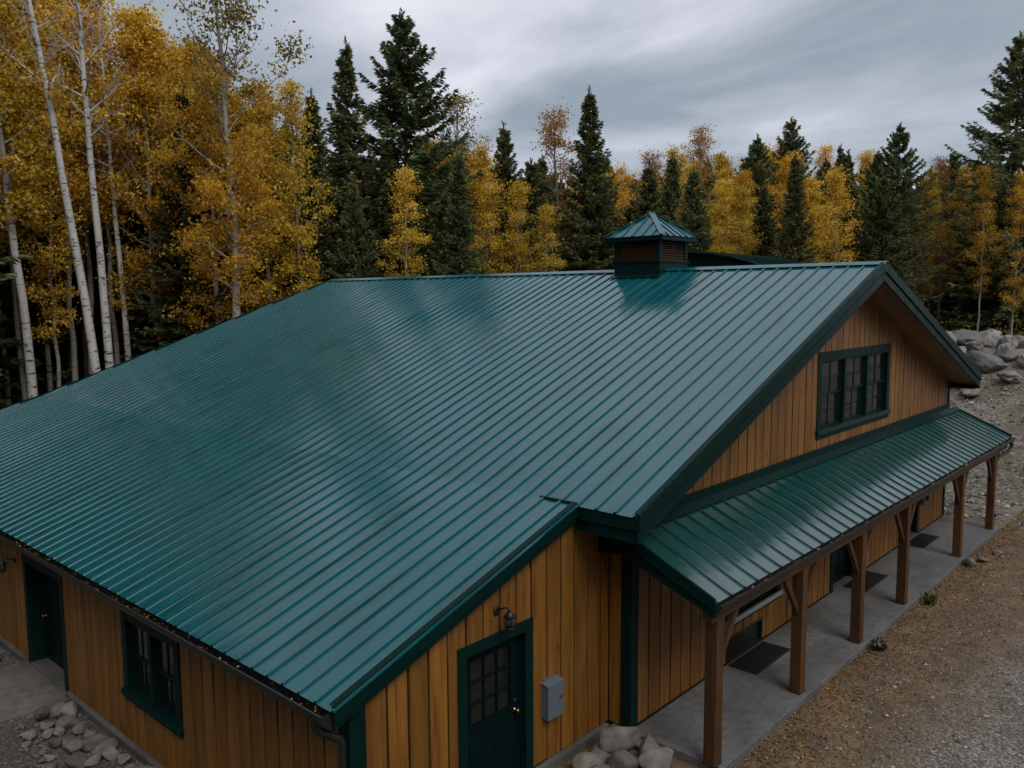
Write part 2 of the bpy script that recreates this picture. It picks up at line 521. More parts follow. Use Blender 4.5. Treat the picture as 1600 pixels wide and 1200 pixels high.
# ------------------------------------------------------------------ ground
def build_ground():
    xs = np.concatenate([np.linspace(-400, -30, 12), np.linspace(-25, 0, 12), np.linspace(1, 60, 150), np.linspace(64, 120, 15), np.linspace(150, 900, 10)])
    ys = np.concatenate([np.linspace(-400, -30, 12), np.linspace(-25, -1, 16), np.linspace(0, 60, 120), np.linspace(64, 120, 15), np.linspace(150, 900, 10)])
    vs = []; 
    for y in ys:
        for x in xs:
            z = ground_z(x, y)
            far = max(0.0, min(1.0, (x - 30) / 10))
            z += noise.noise(Vector((x * 0.35, y * 0.35, 3.1))) * (0.035 + 0.30 * far) + noise.noise(Vector((x * 1.3, y * 1.3, 7.7))) * (0.018 + 0.05 * far)
            inside = 5.0 < x < 28.6 and 5.2 < y < 30
            if inside:
                z = min(z, -0.14 if x > 9 else z)
            vs.append((x, y, z))
    nx = len(xs); ny = len(ys)
    f = np.array([(j * nx + i, j * nx + i + 1, (j + 1) * nx + i + 1, (j + 1) * nx + i) for j in range(ny - 1) for i in range(nx - 1)])
    m, nt, b = newmat('gravel_and_litter')
    p = pos(nt)
    sp = nd(nt, 'ShaderNodeSeparateXYZ'); lk(nt, p, sp.inputs[0])
    big = tex(nt, p, 0.25, 5, 0.6)
    mid = tex(nt, p, 1.7, 6, 0.68, 0.3)
    vor = nd(nt, 'ShaderNodeTexVoronoi', feature='F1'); vor.inputs['Scale'].default_value = 26.0; lk(nt, p, vor.inputs['Vector'])
    vor2 = nd(nt, 'ShaderNodeTexVoronoi', feature='F1'); vor2.inputs['Scale'].default_value = 11.0; lk(nt, p, vor2.inputs['Vector'])
    grain = ramp(nt, vor.outputs['Color'], [(0.1, (0.06, 0.058, 0.054)), (0.55, (0.165, 0.16, 0.148)), (0.95, (0.36, 0.345, 0.32))]).outputs[0]
    soil = ramp(nt, mid.outputs['Fac'], [(0.3, (0.06, 0.040, 0.022)), (0.5, (0.150, 0.096, 0.044)), (0.72, (0.27, 0.172, 0.07))]).outputs[0]
    soil = mixc(nt, 0.35, soil, mixc(nt, 0.5, grain, (0.17, 0.09, 0.03), 'MULTIPLY'))
    # worn grey wheel track runs along the drive, leaf-covered verge beside the porch slab
    d1 = mth(nt, 'ADD', mth(nt, 'SUBTRACT', 4.9, sp.outputs[1]), mth(nt, 'MULTIPLY', mth(nt, 'SUBTRACT', big.outputs['Fac'], 0.5), 3.0))
    d1 = mth(nt, 'SUBTRACT', d1, mth(nt, 'MULTIPLY', mth(nt, 'SUBTRACT', sp.outputs[0], 12.0), 0.10))
    drive = ramp(nt, mth(nt, 'DIVIDE', d1, 4.0, True), [(0.18, 0.0), (0.55, 1.0)]).outputs[0]
    drive = mth(nt, 'MULTIPLY', drive, ramp(nt, mid.outputs['Fac'], [(0.35, 0.35), (0.55, 1.0)]).outputs[0])
    c = mixc(nt, drive, soil, grain)
    # beyond the porch: pale broken stone and dry grass
    fx = mth(nt, 'DIVIDE', mth(nt, 'SUBTRACT', sp.outputs[0], 27.0), 5.0, True)
    pale = ramp(nt, mth(nt, 'ADD', mth(nt, 'MULTIPLY', mid.outputs['Fac'], 0.6), mth(nt, 'MULTIPLY', vor2.outputs['Distance'], 0.5)),
                [(0.3, (0.06, 0.055, 0.045)), (0.5, (0.15, 0.135, 0.11)), (0.7, (0.30, 0.28, 0.25))]).outputs[0]
    pale = mixc(nt, ramp(nt, big.outputs['Fac'], [(0.45, 0.0), (0.6, 0.65)]).outputs[0], pale, (0.10, 0.085, 0.035))
    c = mixc(nt, mth(nt, 'MULTIPLY', fx, 0.9), c, pale)
    # forest floor
    fy = mth(nt, 'DIVIDE', mth(nt, 'SUBTRACT', sp.outputs[1], 26.0), 6.0, True)
    fx2 = mth(nt, 'DIVIDE', mth(nt, 'SUBTRACT', sp.outputs[0], 50.0), 5.0, True)
    c = mixc(nt, mth(nt, 'MAXIMUM', fy, fx2), c, ramp(nt, mid.outputs['Fac'], [(0.3, (0.02, 0.014, 0.008)), (0.7, (0.075, 0.042, 0.015))]).outputs[0])
    # grey crushed stone on the side strip
    lx = mth(nt, 'SUBTRACT', 1.0, mth(nt, 'DIVIDE', mth(nt, 'SUBTRACT', sp.outputs[0], 7.0), 3.0, True))
    lx = mth(nt, 'MULTIPLY', lx, mth(nt, 'SUBTRACT', 1.0, fy))
    c = mixc(nt, lx, c, mixc(nt, 0.75, grain, (0.040, 0.036, 0.030)))
    lk(nt, c, b.inputs['Base Color'])
    b.inputs['Roughness'].default_value = 0.9
    h = mth(nt, 'ADD', mth(nt, 'MULTIPLY', vor.outputs['Distance'], -0.6), mth(nt, 'MULTIPLY', mid.outputs['Fac'], 0.8))
    lk(nt, bump(nt, h, 0.8, 0.03), b.inputs['Normal'])
    o = link('ground', rawmesh('ground', vs, f, m, None, True))
    tag(o, kind='structure')
build_ground()

# ------------------------------------------------------------------ house numbers
XR, ZR = 19.087, 7.485           # ridge
XM, ZM = 9.484, 3.751            # lower edge of the main slope / pitch break above the wing
XE, ZE = 5.121, 2.287            # wing eave
XF, ZF = 27.93, 4.368            # far eave
YF, YB, YBE = 6.231, 26.582, 30.067
YW = 7.311
YG, YWG = 7.021, 7.44            # gable wall face, wing wall face
XS = 5.42                        # side wall face
XC = 10.46                       # left end of gable wall
XWR = 27.55                      # right end of gable wall
S1 = (ZR - ZM) / (XR - XM); S2 = (ZM - ZE) / (XM - XE); S3 = (ZR - ZF) / (XF - XR)
FD = 0.386                       # rake depth

def roof_z(x):
    if x <= XM: return ZM - (XM - x) * S2
    if x <= XR: return ZR - (XR - x) * S1
    return ZR - (x - XR) * S3

def back_y(x):
    return YB + (YBE - YB) * (XR - x) / (XR - XE) if x < XR else YB
def back_x(y):
    return XR if y <= YB else XR - (y - YB) / (YBE - YB) * (XR - XE)

house = empty('timber_building', (XC, YG, 0.0), 'long wood-sided building with green ribbed metal roof and a front porch', 'building')
HINV = Matrix.Translation((-XC, -YG, 0.0))
def hpart(o):
    """children of the house are authored in world space"""
    o.matrix_parent_inverse = HINV
    return o
class HB(MB):
    def build(s, name, mat, parent=None, smooth=False, bevel=0.0):
        o = MB.build(s, name, mat, parent or house, smooth, bevel)
        if parent is None or parent is house:
            o.matrix_parent_inverse = HINV
        return o

# ---- roof: structural deck below the sheets, sheets, ridge cap, trims
T = 0.05
def slope_quad(mb, pts, thick):
    mb.prism(pts, (0, 0, -thick))
deck = HB()
e = 0.03
bm_y = back_y(XM)
slope_quad(deck, [(XM + e, YF + e, ZM - T), (XR, YF + e, ZR - T), (XR, YB - e, ZR - T), (XM + e, bm_y - e, ZM - T)], 0.18)
slope_quad(deck, [(XE + e, YW + e, ZE - T), (XM + e, YW + e, ZM - T - 0.002), (XM + e, bm_y - e, ZM - T - 0.002), (XE + e, YBE - e, ZE - T)], 0.17)
slope_quad(deck, [(XR, YF + e, ZR - T), (XF - e, YF + e, ZF - T), (XF - e, YB - e, ZF - T), (XR, YB - e, ZR - T)], 0.18)
roof = deck.build('roof', 'backing')

PW = 0.331
def rib_profile(w, rib=0.030):
    # (offset across, height): a crisp seam, then a flat pan with a barely dished middle
    return [(0.0, 0.0), (0.007, rib), (0.037, rib), (0.046, 0.0), (0.046 + (w - 0.046) * 0.5, -0.0012), (w, 0.0)]
def slope_panel(y0, w, xlo, near=True):
    prof = rib_profile(w)
    pr = random.Random(int(y0 * 1000))
    rows = []
    if near:
        top = [(min(XR, back_x(y0 + a)), y0 + a, h) for a, h in prof]
        xs_ = [None, XM, xlo] if xlo < XM else [None, xlo]
        for xx in xs_:
            row = []
            for (bx_, yy, h) in top:
                x = bx_ if xx is None else min(xx, bx_)
                row.append((x, yy, roof_z(x) + h + pr.uniform(-0.0012, 0.0012)))
            rows.append(row)
    else:
        for x in (XR, XF):
            rows.append([(x, y0 + a, roof_z(x) + h) for a, h in prof])
    vs = [p for r in rows for p in r]; n = len(prof)
    fs = [(i * n + k, i * n + k + 1, (i + 1) * n + k + 1, (i + 1) * n + k) for i in range(len(rows) - 1) for k in range(n - 1)]
    # turned-down drip edge closes the flat of the sheet at the eave
    return meshobj('roof_panel', vs, fs, M['roof'], roof)
y = YF + 0.06
while y < YBE - 0.05:
    w = min(PW, YBE - y)
    main_only = y + w <= YW + 0.10
    xlo = XM - 0.02 if main_only else XE - 0.03
    slope_panel(y, w, xlo)
    if y < YB - PW:
        slope_panel(y, w, 0, near=False)
    y += PW
# ridge cap
rc = MB()
for sgn, S in ((-1, S1), (1, S3)):
    a = 0.17
    rc.prism([(XR, YF - 0.02, ZR + 0.052), (XR, YB, ZR + 0.052), (XR + sgn * a, YB, ZR - a * S + 0.042), (XR + sgn * a, YF - 0.02, ZR - a * S + 0.042)], (0, 0, -0.005))
rc.build('ridge_cap', 'roof', roof)

MB().prism([(XM + 0.012, YW + 0.02, roof_z(XM + 0.012) + 0.037), (XM + 0.012, YW + 0.72, roof_z(XM + 0.012) + 0.035), (XM - 0.012, YW + 0.72, roof_z(XM - 0.012) + 0.035), (XM - 0.012, YW + 0.02, roof_z(XM - 0.012) + 0.037)], (0, 0, -0.03)).build('lap_flashing', 'trim', roof)

def rake(name, y, xa, xb, out, up_h, low_h, mat='trim'):
    """two-step rake board along the roof edge from xa to xb, front face at y"""
    za, zb = roof_z(xa), roof_z(xb)
    m1 = MB().prism([(xa, y, za + 0.045), (xb, y, zb + 0.045), (xb, y, zb - up_h), (xa, y, za - up_h)], (0, out, 0))
    m1.prism([(xa, y + out * 0.2, za + 0.049), (xb, y + out * 0.2, zb + 0.049), (xb, y + out * 0.2 + 0.09, zb + 0.049), (xa, y + out * 0.2 + 0.09, za + 0.049)], (0, 0, -0.006))
    m1.build('rake_cap', mat, roof, bevel=0.004)
    m2 = MB().prism([(xa, y + 0.022, za - up_h), (xb, y + 0.022, zb - up_h), (xb, y + 0.022, zb - up_h - low_h), (xa, y + 0.022, za - up_h - low_h)], (0, abs(out) * 0.9, 0))
    m2.build(name, mat, roof, bevel=0.003)
    m3 = MB().prism([(xa, y - 0.010, za - up_h + 0.012), (xb, y - 0.010, zb - up_h + 0.012), (xb, y - 0.010, zb - up_h - 0.004), (xa, y - 0.010, za - up_h - 0.004)], (0, 0.012, 0))
    m3.build('drip_edge', mat, roof)
rake('rake_board', YF, XM, XR, 0.045, 0.17, 0.21)
rake('rake_board', YF, XR, XF, 0.045, 0.17, 0.21)
rake('rake_board', YW, XE, XM, 0.045, 0.15, 0.10)
# back rake
mb = MB()
for xa, xb in ((XE, XM), (XM, XR)):
    mb.prism([(xa, back_y(xa), roof_z(xa) + 0.045), (xb, back_y(xb), roof_z(xb) + 0.045), (xb, back_y(xb), roof_z(xb) - 0.3), (xa, back_y(xa), roof_z(xa) - 0.3)], (0, 0.05, 0))
mb.build('rake_board', 'trim', roof)
# eave of the main slope over the wing corner
MB().box(XM - 0.005, XM + 0.045, YF + 0.004, YW + 0.05, ZM - 0.19, ZM - 0.022).build('eave_cap', 'trim', roof)
MB().box(XM + 0.018, XM + 0.07, YF + 0.026, YW + 0.05, ZM - 0.386, ZM - 0.19).build('eave_board', 'trim', roof)
MB().box(XM - 0.016, XM + 0.004, YF, YW + 0.03, ZM - 0.196, ZM - 0.178).build('drip_edge', 'trim', roof)
# far eave
MB().box(XF - 0.05, XF - 0.004, YF + 0.03, YB - 0.03, ZF - 0.40, ZF - 0.02).build('eave_board', 'trim', roof)
# wing eave board behind the gutter
MB().box(XE + 0.035, XE + 0.07, YW + 0.05, YBE - 0.05, ZE - 0.21, ZE - 0.045).build('eave_board', 'trim', roof)

# soffits (planks) under the rake overhang and eave returns
def soffit(xa, xb, n, y0, y1, drop):
    for k in range(n):
        a = y0 + (y1 - y0) * k / n + 0.004; b_ = y0 + (y1 - y0) * (k + 1) / n - 0.004
        MB().prism([(xa, a, roof_z(xa) - drop), (xb, a, roof_z(xb) - drop), (xb, b_, roof_z(xb) - drop), (xa, b_, roof_z(xa) - drop)], (0, 0, 0.02)).build('soffit_plank', 'soffit', roof)
soffit(XR, XF - 0.06, 4, YF + 0.075, YG + 0.05, FD - 0.035)
soffit(XC, XR, 4, YF + 0.075, YG + 0.05, FD - 0.035)
soffit(XM + 0.08, XC, 6, YF + 0.075, YW + 0.2, FD - 0.035)
# horizontal eave return on the right end
MB().box(XWR, XF - 0.06, YF + 0.075, YB - 0.5, ZF - 0.40, ZF - 0.38).build('soffit_plank', 'soffit', roof)

# ---- walls
def wall_boards(wall, frame, u0, u1, zbot, ztop, openings, bw=0.331, gap=0.030, th=0.026, jitter=0.012):
    """vertical boards in the local frame (origin, u, up, outward normal); ztop(u) gives the cut"""
    u = u0
    r2 = random.Random(int(abs(u0) * 977 + abs(u1) * 131))
    while u < u1 - 0.03:
        ww = bw + r2.uniform(-jitter, jitter)
        a, b_ = u + gap * r2.uniform(0.35, 0.7), min(u + ww, u1) - gap * r2.uniform(0.35, 0.7)
        if u1 - (u + ww) < 0.08:
            b_ = u1 - gap * 0.4; ww = u1 - u
        spans = [(zbot(u) if callable(zbot) else zbot, None)]
        hits = sorted([o_ for o_ in openings if a < o_[1] and b_ > o_[0]], key=lambda o_: o_[2])
        if hits:
            lo0 = spans[0][0]; spans = []
            for (p, q, z0, z1) in hits:
                # a board that only partly meets an opening is notched: keep the free strips
                for (sa, sb) in ((a, p - 0.003), (q + 0.003, b_)):
                    if sb - sa > 0.02:
                        MB(frame).prism([(sa, z0, 0), (sb, z0, 0), (sb, z1, 0), (sa, z1, 0)], (0, 0, th)).build('siding_board', 'siding', wall)
                spans.append((lo0, z0)); lo0 = z1
            spans.append((lo0, None))
        d = th + r2.uniform(-0.004, 0.004)
        for (lo, hi) in spans:
            ha = ztop(a) if hi is None else hi
            hb = ztop(b_) if hi is None else hi
            if min(ha, hb) - lo < 0.03:
                continue
            c = 0.004
            m = MB(frame)
            # front face slightly eased at both long edges
            vs = [(a, lo, 0), (a, lo, d - c), (a + c, lo, d), (b_ - c, lo, d), (b_, lo, d - c), (b_, lo, 0),
                  (a, ha, 0), (a, ha, d - c), (a + c, ha, d), (b_ - c, hb, d), (b_, hb, d - c), (b_, hb, 0)]
            fs = [(0, 1, 7, 6), (1, 2, 8, 7), (2, 3, 9, 8), (3, 4, 10, 9), (4, 5, 11, 10), (0, 5, 4, 3, 2, 1), (6, 7, 8, 9, 10, 11)]
            m.add(vs, fs)
            m.build('siding_board', 'siding', wall)
        u += ww

UP = Vector((0, 0, 1))
# frames: outward normals -Y for gable/wing, -X for the side wall (u runs along +X, or -Y so that the normal points out)
F_G = (Vector((0, YG + 0.024, 0)), Vector((1, 0, 0)), UP, Vector((0, -1, 0)))
F_W = (Vector((0, YWG + 0.024, 0)), Vector((1, 0, 0)), UP, Vector((0, -1, 0)))
F_S = (Vector((XS + 0.024, 0, 0)), Vector((0, 1, 0)), UP, Vector((-1, 0, 0)))
F_J = (Vector((XC + 0.024, 0, 0)), Vector((0, 1, 0)), UP, Vector((-1, 0, 0)))

GW = (17.46, 22.05, 3.69, 5.58)          # gable window
PWIN = (13.55, 15.85, 0.66, 1.75)        # porch window
D2 = (18.55, 20.05, 0.02, 2.15)          # porch doors
D3 = (23.55, 25.05, 0.02, 2.15)
HATCH = (13.6, 15.1, 0.03, 0.47)
WD = (7.12, 8.60, 0.04, 2.29)            # wing door
SW = (11.60, 13.58, 0.26, 1.80)          # side window (y range)
SD = (16.15, 18.25, -0.50, 1.76)         # side door

DEEP = 0.30
def wall_body(name, frame, polys):
    m = HB(frame)
    for p in polys:
        m.prism([(a, z, -0.001) for a, z in p], (0, 0, -0.10))
    return m.build(name, 'backing')
def ring(u0, u1, lo, tops, holes):
    """split a wall into strips that leave the holes open; tops(u) is the height"""
    us = sorted(set([u0, u1] + [k for h in holes for k in (h[0], h[1])] + [k for k in (XM, XR) if u0 < k < u1]))
    polys = []
    for a, b_ in zip(us[:-1], us[1:]):
        cuts = [(h[2], h[3]) for h in holes if h[0] <= a + 1e-6 and h[1] >= b_ - 1e-6]
        z = lo
        for (c0, c1) in sorted(cuts):
            if c0 > z + 1e-4:
                polys.append([(a, z), (b_, z), (b_, c0), (a, c0)])
            z = c1
        polys.append([(a, z), (b_, z), (b_, tops(b_)), (a, tops(a))])
    return polys
gtop = lambda u: roof_z(u) - 0.24
gable = wall_body('gable_wall', F_G, ring(XC, XWR, -0.1, gtop, [GW, PWIN, D2, D3, HATCH]))
wall_boards(gable, F_G, XC + 0.18, XWR - 0.1, 0.02, gtop, [GW, PWIN, D2, D3, HATCH])
wing = wall_body('wing_wall', F_W, ring(XS, XC + 0.05, -0.3, gtop, [WD]))
wall_boards(wing, F_W, XS + 0.2, XC, 0.02, gtop, [WD])
stop_ = lambda u: roof_z(XS) - 0.20
side = wall_body('side_wall', F_S, ring(YWG, 29.2, -0.75, stop_, [SW, SD]))
wall_boards(side, F_S, YWG + 0.2, 29.2, -0.46, stop_, [SW, SD])
jog = wall_body('return_wall', F_J, [[(YG + 0.03, -0.3), (YWG + 0.03, -0.3), (YWG + 0.03, 3.45), (YG + 0.03, 3.45)]])
wall_boards(jog, F_J, YG + 0.16, YWG - 0.005, 0.02, lambda u: 3.42, [])
# far side, rear walls and dark interior floor so that nothing is open from another place
rear = HB().box(XWR - 0.12, XWR - 0.02, YG + 0.15, YB - 0.6, -0.2, 4.2)
rear.build('rear_wall', 'siding')
HB().prism([(XS + 0.2, 28.9, -0.6), (XWR - 0.12, 25.9, -0.2), (XWR - 0.12, 25.9, 4.1), (XR, 26.1, ZR - 0.3), (XS + 0.2, 28.9, 2.1)], (0, 0.1, 0)).build('rear_wall', 'siding')
HB().box(XS + 0.14, XC, YWG + 0.14, 25.8, -0.55, -0.5).box(XC, XWR - 0.14, YG + 0.14, 25.8, -0.05, -0.01).build('interior_floor', 'backing')

# corner boards
HB().box(XS - 0.03, XS + 0.2, YWG - 0.028, YWG + 0.0, -0.05, roof_z(XS) - 0.19).box(XS - 0.03, XS, YWG + 0.0, YWG + 0.2, -0.46, roof_z(XS) - 0.22).build('corner_board', 'trim', bevel=0.004)
HB().box(XC - 0.028, XC + 0.18, YG - 0.028, YG, 0.0, 3.5).box(XC - 0.028, XC, YG, YG + 0.155, 0.0, 3.4).build('corner_board', 'trim', bevel=0.004)
HB().box(XWR - 0.1, XWR + 0.028, YG - 0.028, YG, 0.0, roof_z(XWR) - 0.35).build('corner_board', 'trim', bevel=0.004)
# foundation plinths
HB().box(XS - 0.10, XC - 0.1, YWG - 0.10, YWG - 0.001, -0.6, 0.02).build('foundation', 'found', bevel=0.01)
HB().box(XC - 0.10, XC - 0.001, YG - 0.03, YWG - 0.101, -0.4, 0.0).build('foundation', 'found', bevel=0.01)
HB().box(XS - 0.10, XS - 0.001, YWG, 16.1, -0.8, -0.45).box(XS - 0.10, XS - 0.001, 18.3, 29.2, -0.8, -0.45).build('foundation', 'found', bevel=0.01)

# ---- windows and doors
def window(frame, rect, sashes, rows, cols, depth=0.09, trim=0.17, out=0.045, sill=True, mat='trim', bright_sill=False):
    u0, u1, z0, z1 = rect
    root = HB(frame)
    t = trim
    # outer casing
    root.box(u0, u1, z1 - t, z1, 0.0, out).box(u0, u0 + t, z0 + t, z1 - t, 0.0, out).box(u1 - t, u1, z0 + t, z1 - t, 0.0, out).box(u0, u1, z0, z0 + t, 0.0, out)
    w = root.build('window', mat)
    iu0, iu1, iz0, iz1 = u0 + t, u1 - t, z0 + t, z1 - t
    # reveal
    MB(frame).box(iu0 - 0.02, iu0 + 0.015, iz0, iz1, -depth - 0.06, out - 0.01).box(iu1 - 0.015, iu1 + 0.02, iz0, iz1, -depth - 0.06, out - 0.01) \
        .box(iu0 + 0.015, iu1 - 0.015, iz1 - 0.015, iz1 + 0.02, -depth - 0.06, out - 0.01).box(iu0 + 0.015, iu1 - 0.015, iz0 - 0.02, iz0 + 0.015, -depth - 0.06, out - 0.01).build('reveal', mat, w)
    if sill:
        MB(frame).prism([(u0 - 0.04, z0 + t * 0.55, out), (u1 + 0.04, z0 + t * 0.55, out), (u1 + 0.04, z0 + t + 0.01, out - 0.02), (u0 - 0.04, z0 + t + 0.01, out - 0.02)], (0, 0, 0.05)).build('sill', 'white' if bright_sill else mat, w)
    mw = 0.11
    sw_ = (iu1 - iu0 - mw * (sashes - 1)) / sashes
    for k in range(sashes - 1):
        a = iu0 + sw_ * (k + 1) + mw * k
        MB(frame).box(a, a + mw, iz0, iz1, -depth, out - 0.012).build('mullion', mat, w)
    for k in range(sashes):
        a = iu0 + k * (sw_ + mw); b_ = a + sw_
        zm_ = (iz0 + iz1) / 2
        for half, (c0, c1, dd) in enumerate(((iz0, zm_ + 0.02, -depth), (zm_ - 0.02, iz1, -depth + 0.03))):
            st = 0.055
            sash = MB(frame)
            sash.box(a, a + st, c0, c1, dd, dd + 0.03).box(b_ - st, b_, c0, c1, dd, dd + 0.03).box(a + st, b_ - st, c0, c0 + st, dd, dd + 0.03).box(a + st, b_ - st, c1 - st, c1, dd, dd + 0.03)
            pu = (b_ - a - 2 * st) / cols; pz = (c1 - c0 - 2 * st) / rows
            for i in range(1, cols):
                sash.box(a + st + pu * i - 0.011, a + st + pu * i + 0.011, c0 + st, c1 - st, dd + 0.004, dd + 0.026)
            for j in range(1, rows):
                for i in range(cols):
                    sash.box(a + st + pu * i + (0.011 if i else 0), a + st + pu * (i + 1) - (0.011 if i < cols - 1 else 0), c0 + st + pz * j - 0.011, c0 + st + pz * j + 0.011, dd + 0.006, dd + 0.024)
            sash.build('sash', mat, w)
            for i in range(cols):
                for j in range(rows):
                    q0 = a + st + pu * i; r0 = c0 + st + pz * j
                    tl = rng.uniform(-0.004, 0.004)
                    MB(frame).add([(q0, r0, dd + 0.012), (q0 + pu, r0, dd + 0.012 + tl), (q0 + pu, r0 + pz, dd + 0.012 + tl), (q0, r0 + pz, dd + 0.012),
                                   (q0, r0, dd + 0.008), (q0 + pu, r0, dd + 0.008 + tl), (q0 + pu, r0 + pz, dd + 0.008 + tl), (q0, r0 + pz, dd + 0.008)],
                                  [(0, 1, 2, 3), (7, 6, 5, 4), (0, 4, 5, 1), (1, 5, 6, 2), (2, 6, 7, 3), (3, 7, 4, 0)]).build('pane', 'glass', w)
    return w
window(F_G, GW, 3, 2, 2, trim=0.2)
window(F_S, SW, 2, 1, 2, depth=0.10, trim=0.16)
window(F_G, PWIN, 1, 1, 4, depth=0.06, trim=0.14, bright_sill=True)

def door(frame, rect, recess, lites, hinge_right, knob=True, casing=0.16, out=0.04):
    u0, u1, z0, z1 = rect
    m = HB(frame)
    m.box(u0, u1, z1 - casing, z1, 0.0, out + 0.005).box(u0, u0 + casing, z0, z1 - casing, 0.0, out).box(u1 - casing, u1, z0, z1 - casing, 0.0, out)
    m.box(u0 + casing - 0.03, u0 + casing, z0, z1 - casing, -recess - 0.05, 0.0).box(u1 - casing, u1 - casing + 0.03, z0, z1 - casing, -recess - 0.05, 0.0)
    m.box(u0 + casing, u1 - casing, z1 - casing, z1 - casing + 0.03, -recess - 0.05, 0.0)
    d = m.build('door', 'trim')
    a, b_, c0, c1 = u0 + casing, u1 - casing, z0 + 0.01, z1 - casing
    n0, n1 = -recess - 0.045, -recess
    wu = b_ - a; hz = c1 - c0
    leaf = MB(frame)
    lu0, lu1, lz0, lz1 = a + 0.16, b_ - 0.16, c0 + hz * 0.47, c1 - 0.14
    if lites:
        leaf.box(a, lu0, c0, c1, n0, n1).box(lu1, b_, c0, c1, n0, n1).box(lu0, lu1, lz1, c1, n0, n1).box(lu0, lu1, c0, lz0, n0, n1)
    else:
        leaf.box(a, b_, c0, c1, n0, n1)
    leaf.build('door_leaf', 'door', d)
    pu = wu / 2
    for k in range(2):
        q0 = a + 0.14 + k * (wu - 0.14) / 2; q1 = q0 + (wu - 0.42) / 2
        hi = c0 + hz * 0.38
        MB(frame).prism([(q0, c0 + 0.2, n1 - 0.001), (q1, c0 + 0.2, n1 - 0.001), (q1, hi, n1 - 0.001), (q0, hi, n1 - 0.001)], (0, 0, 0.012)).build('door_panel', 'door', d, bevel=0.006)
        if not lites:
            MB(frame).prism([(q0, hi + 0.15, n1 - 0.001), (q1, hi + 0.15, n1 - 0.001), (q1, c1 - 0.16, n1 - 0.001), (q0, c1 - 0.16, n1 - 0.001)], (0, 0, 0.012)).build('door_panel', 'door', d, bevel=0.006)
    if lites:
        lm = MB(frame)
        fr = 0.03
        lm.box(lu0, lu0 + fr, lz0, lz1, n1 - 0.005, n1 + 0.014).box(lu1 - fr, lu1, lz0, lz1, n1 - 0.005, n1 + 0.014).box(lu0 + fr, lu1 - fr, lz0, lz0 + fr, n1 - 0.005, n1 + 0.016).box(lu0 + fr, lu1 - fr, lz1 - fr, lz1, n1 - 0.005, n1 + 0.014)
        nu, nz = lites
        du = (lu1 - lu0 - 2 * fr) / nu; dz = (lz1 - lz0 - 2 * fr) / nz
        for i in range(1, nu):
            lm.box(lu0 + fr + du * i - 0.012, lu0 + fr + du * i + 0.012, lz0 + fr, lz1 - fr, n1 - 0.012, n1 + 0.010)
        for j in range(1, nz):
            lm.box(lu0 + fr, lu1 - fr, lz0 + fr + dz * j - 0.012, lz0 + fr + dz * j + 0.012, n1 - 0.010, n1 + 0.013)
        lm.build('lite_grille', 'door', d)
        for i in range(nu):
            for j in range(nz):
                q0 = lu0 + fr + du * i; r0 = lz0 + fr + dz * j
                MB(frame).box(q0, q0 + du, r0, r0 + dz, n1 - 0.022, n1 - 0.016).build('pane', 'glass', d)
    if knob:
        ku = b_ - 0.09 if hinge_right else a + 0.09
        kz = c0 + 0.92 if hz > 1.9 else c0 + hz * 0.45
        o, uu, vv, nn = frame
        p0 = o + uu * ku + vv * kz + nn * n1
        MB().tube([p0, p0 + nn * 0.012, p0 + nn * 0.013, p0 + nn * 0.045, p0 + nn * 0.05, p0 + nn * 0.07, p0 + nn * 0.085], [0.034, 0.034, 0.014, 0.014, 0.03, 0.034, 0.02], 12).build('door_knob', 'brass', d, True)
        p1 = p0 + vv * 0.14
        MB().tube([p1, p1 + nn * 0.018, p1 + nn * 0.02, p1 + nn * 0.028], [0.03, 0.03, 0.015, 0.012], 12).build('deadbolt', 'black', d, True)
    MB(frame).box(a - 0.01, b_ + 0.01, z0 - 0.03, z0 + 0.008, -recess - 0.06, out + 0.03).build('threshold', 'found', d)
    return d
door(F_W, WD, 0.10, (3, 3), True)
door(F_S, SD, 0.26, None, True)
door(F_G, D2, 0.10, (2, 3), False)
door(F_G, D3, 0.10, (2, 3), False)
h_ = HB(F_G).box(HATCH[0], HATCH[1], HATCH[3] - 0.05, HATCH[3], -0.05, 0.035).box(HATCH[0], HATCH[0] + 0.06, HATCH[2], HATCH[3] - 0.05, -0.05, 0.035).box(HATCH[1] - 0.06, HATCH[1], HATCH[2], HATCH[3] - 0.05, -0.05, 0.035)
h_ = h_.build('low_hatch', 'gutter')
MB(F_G).box(HATCH[0] + 0.06, HATCH[1] - 0.06, HATCH[2], HATCH[3] - 0.05, -0.06, -0.03).build('hatch_panel', 'black', h_)

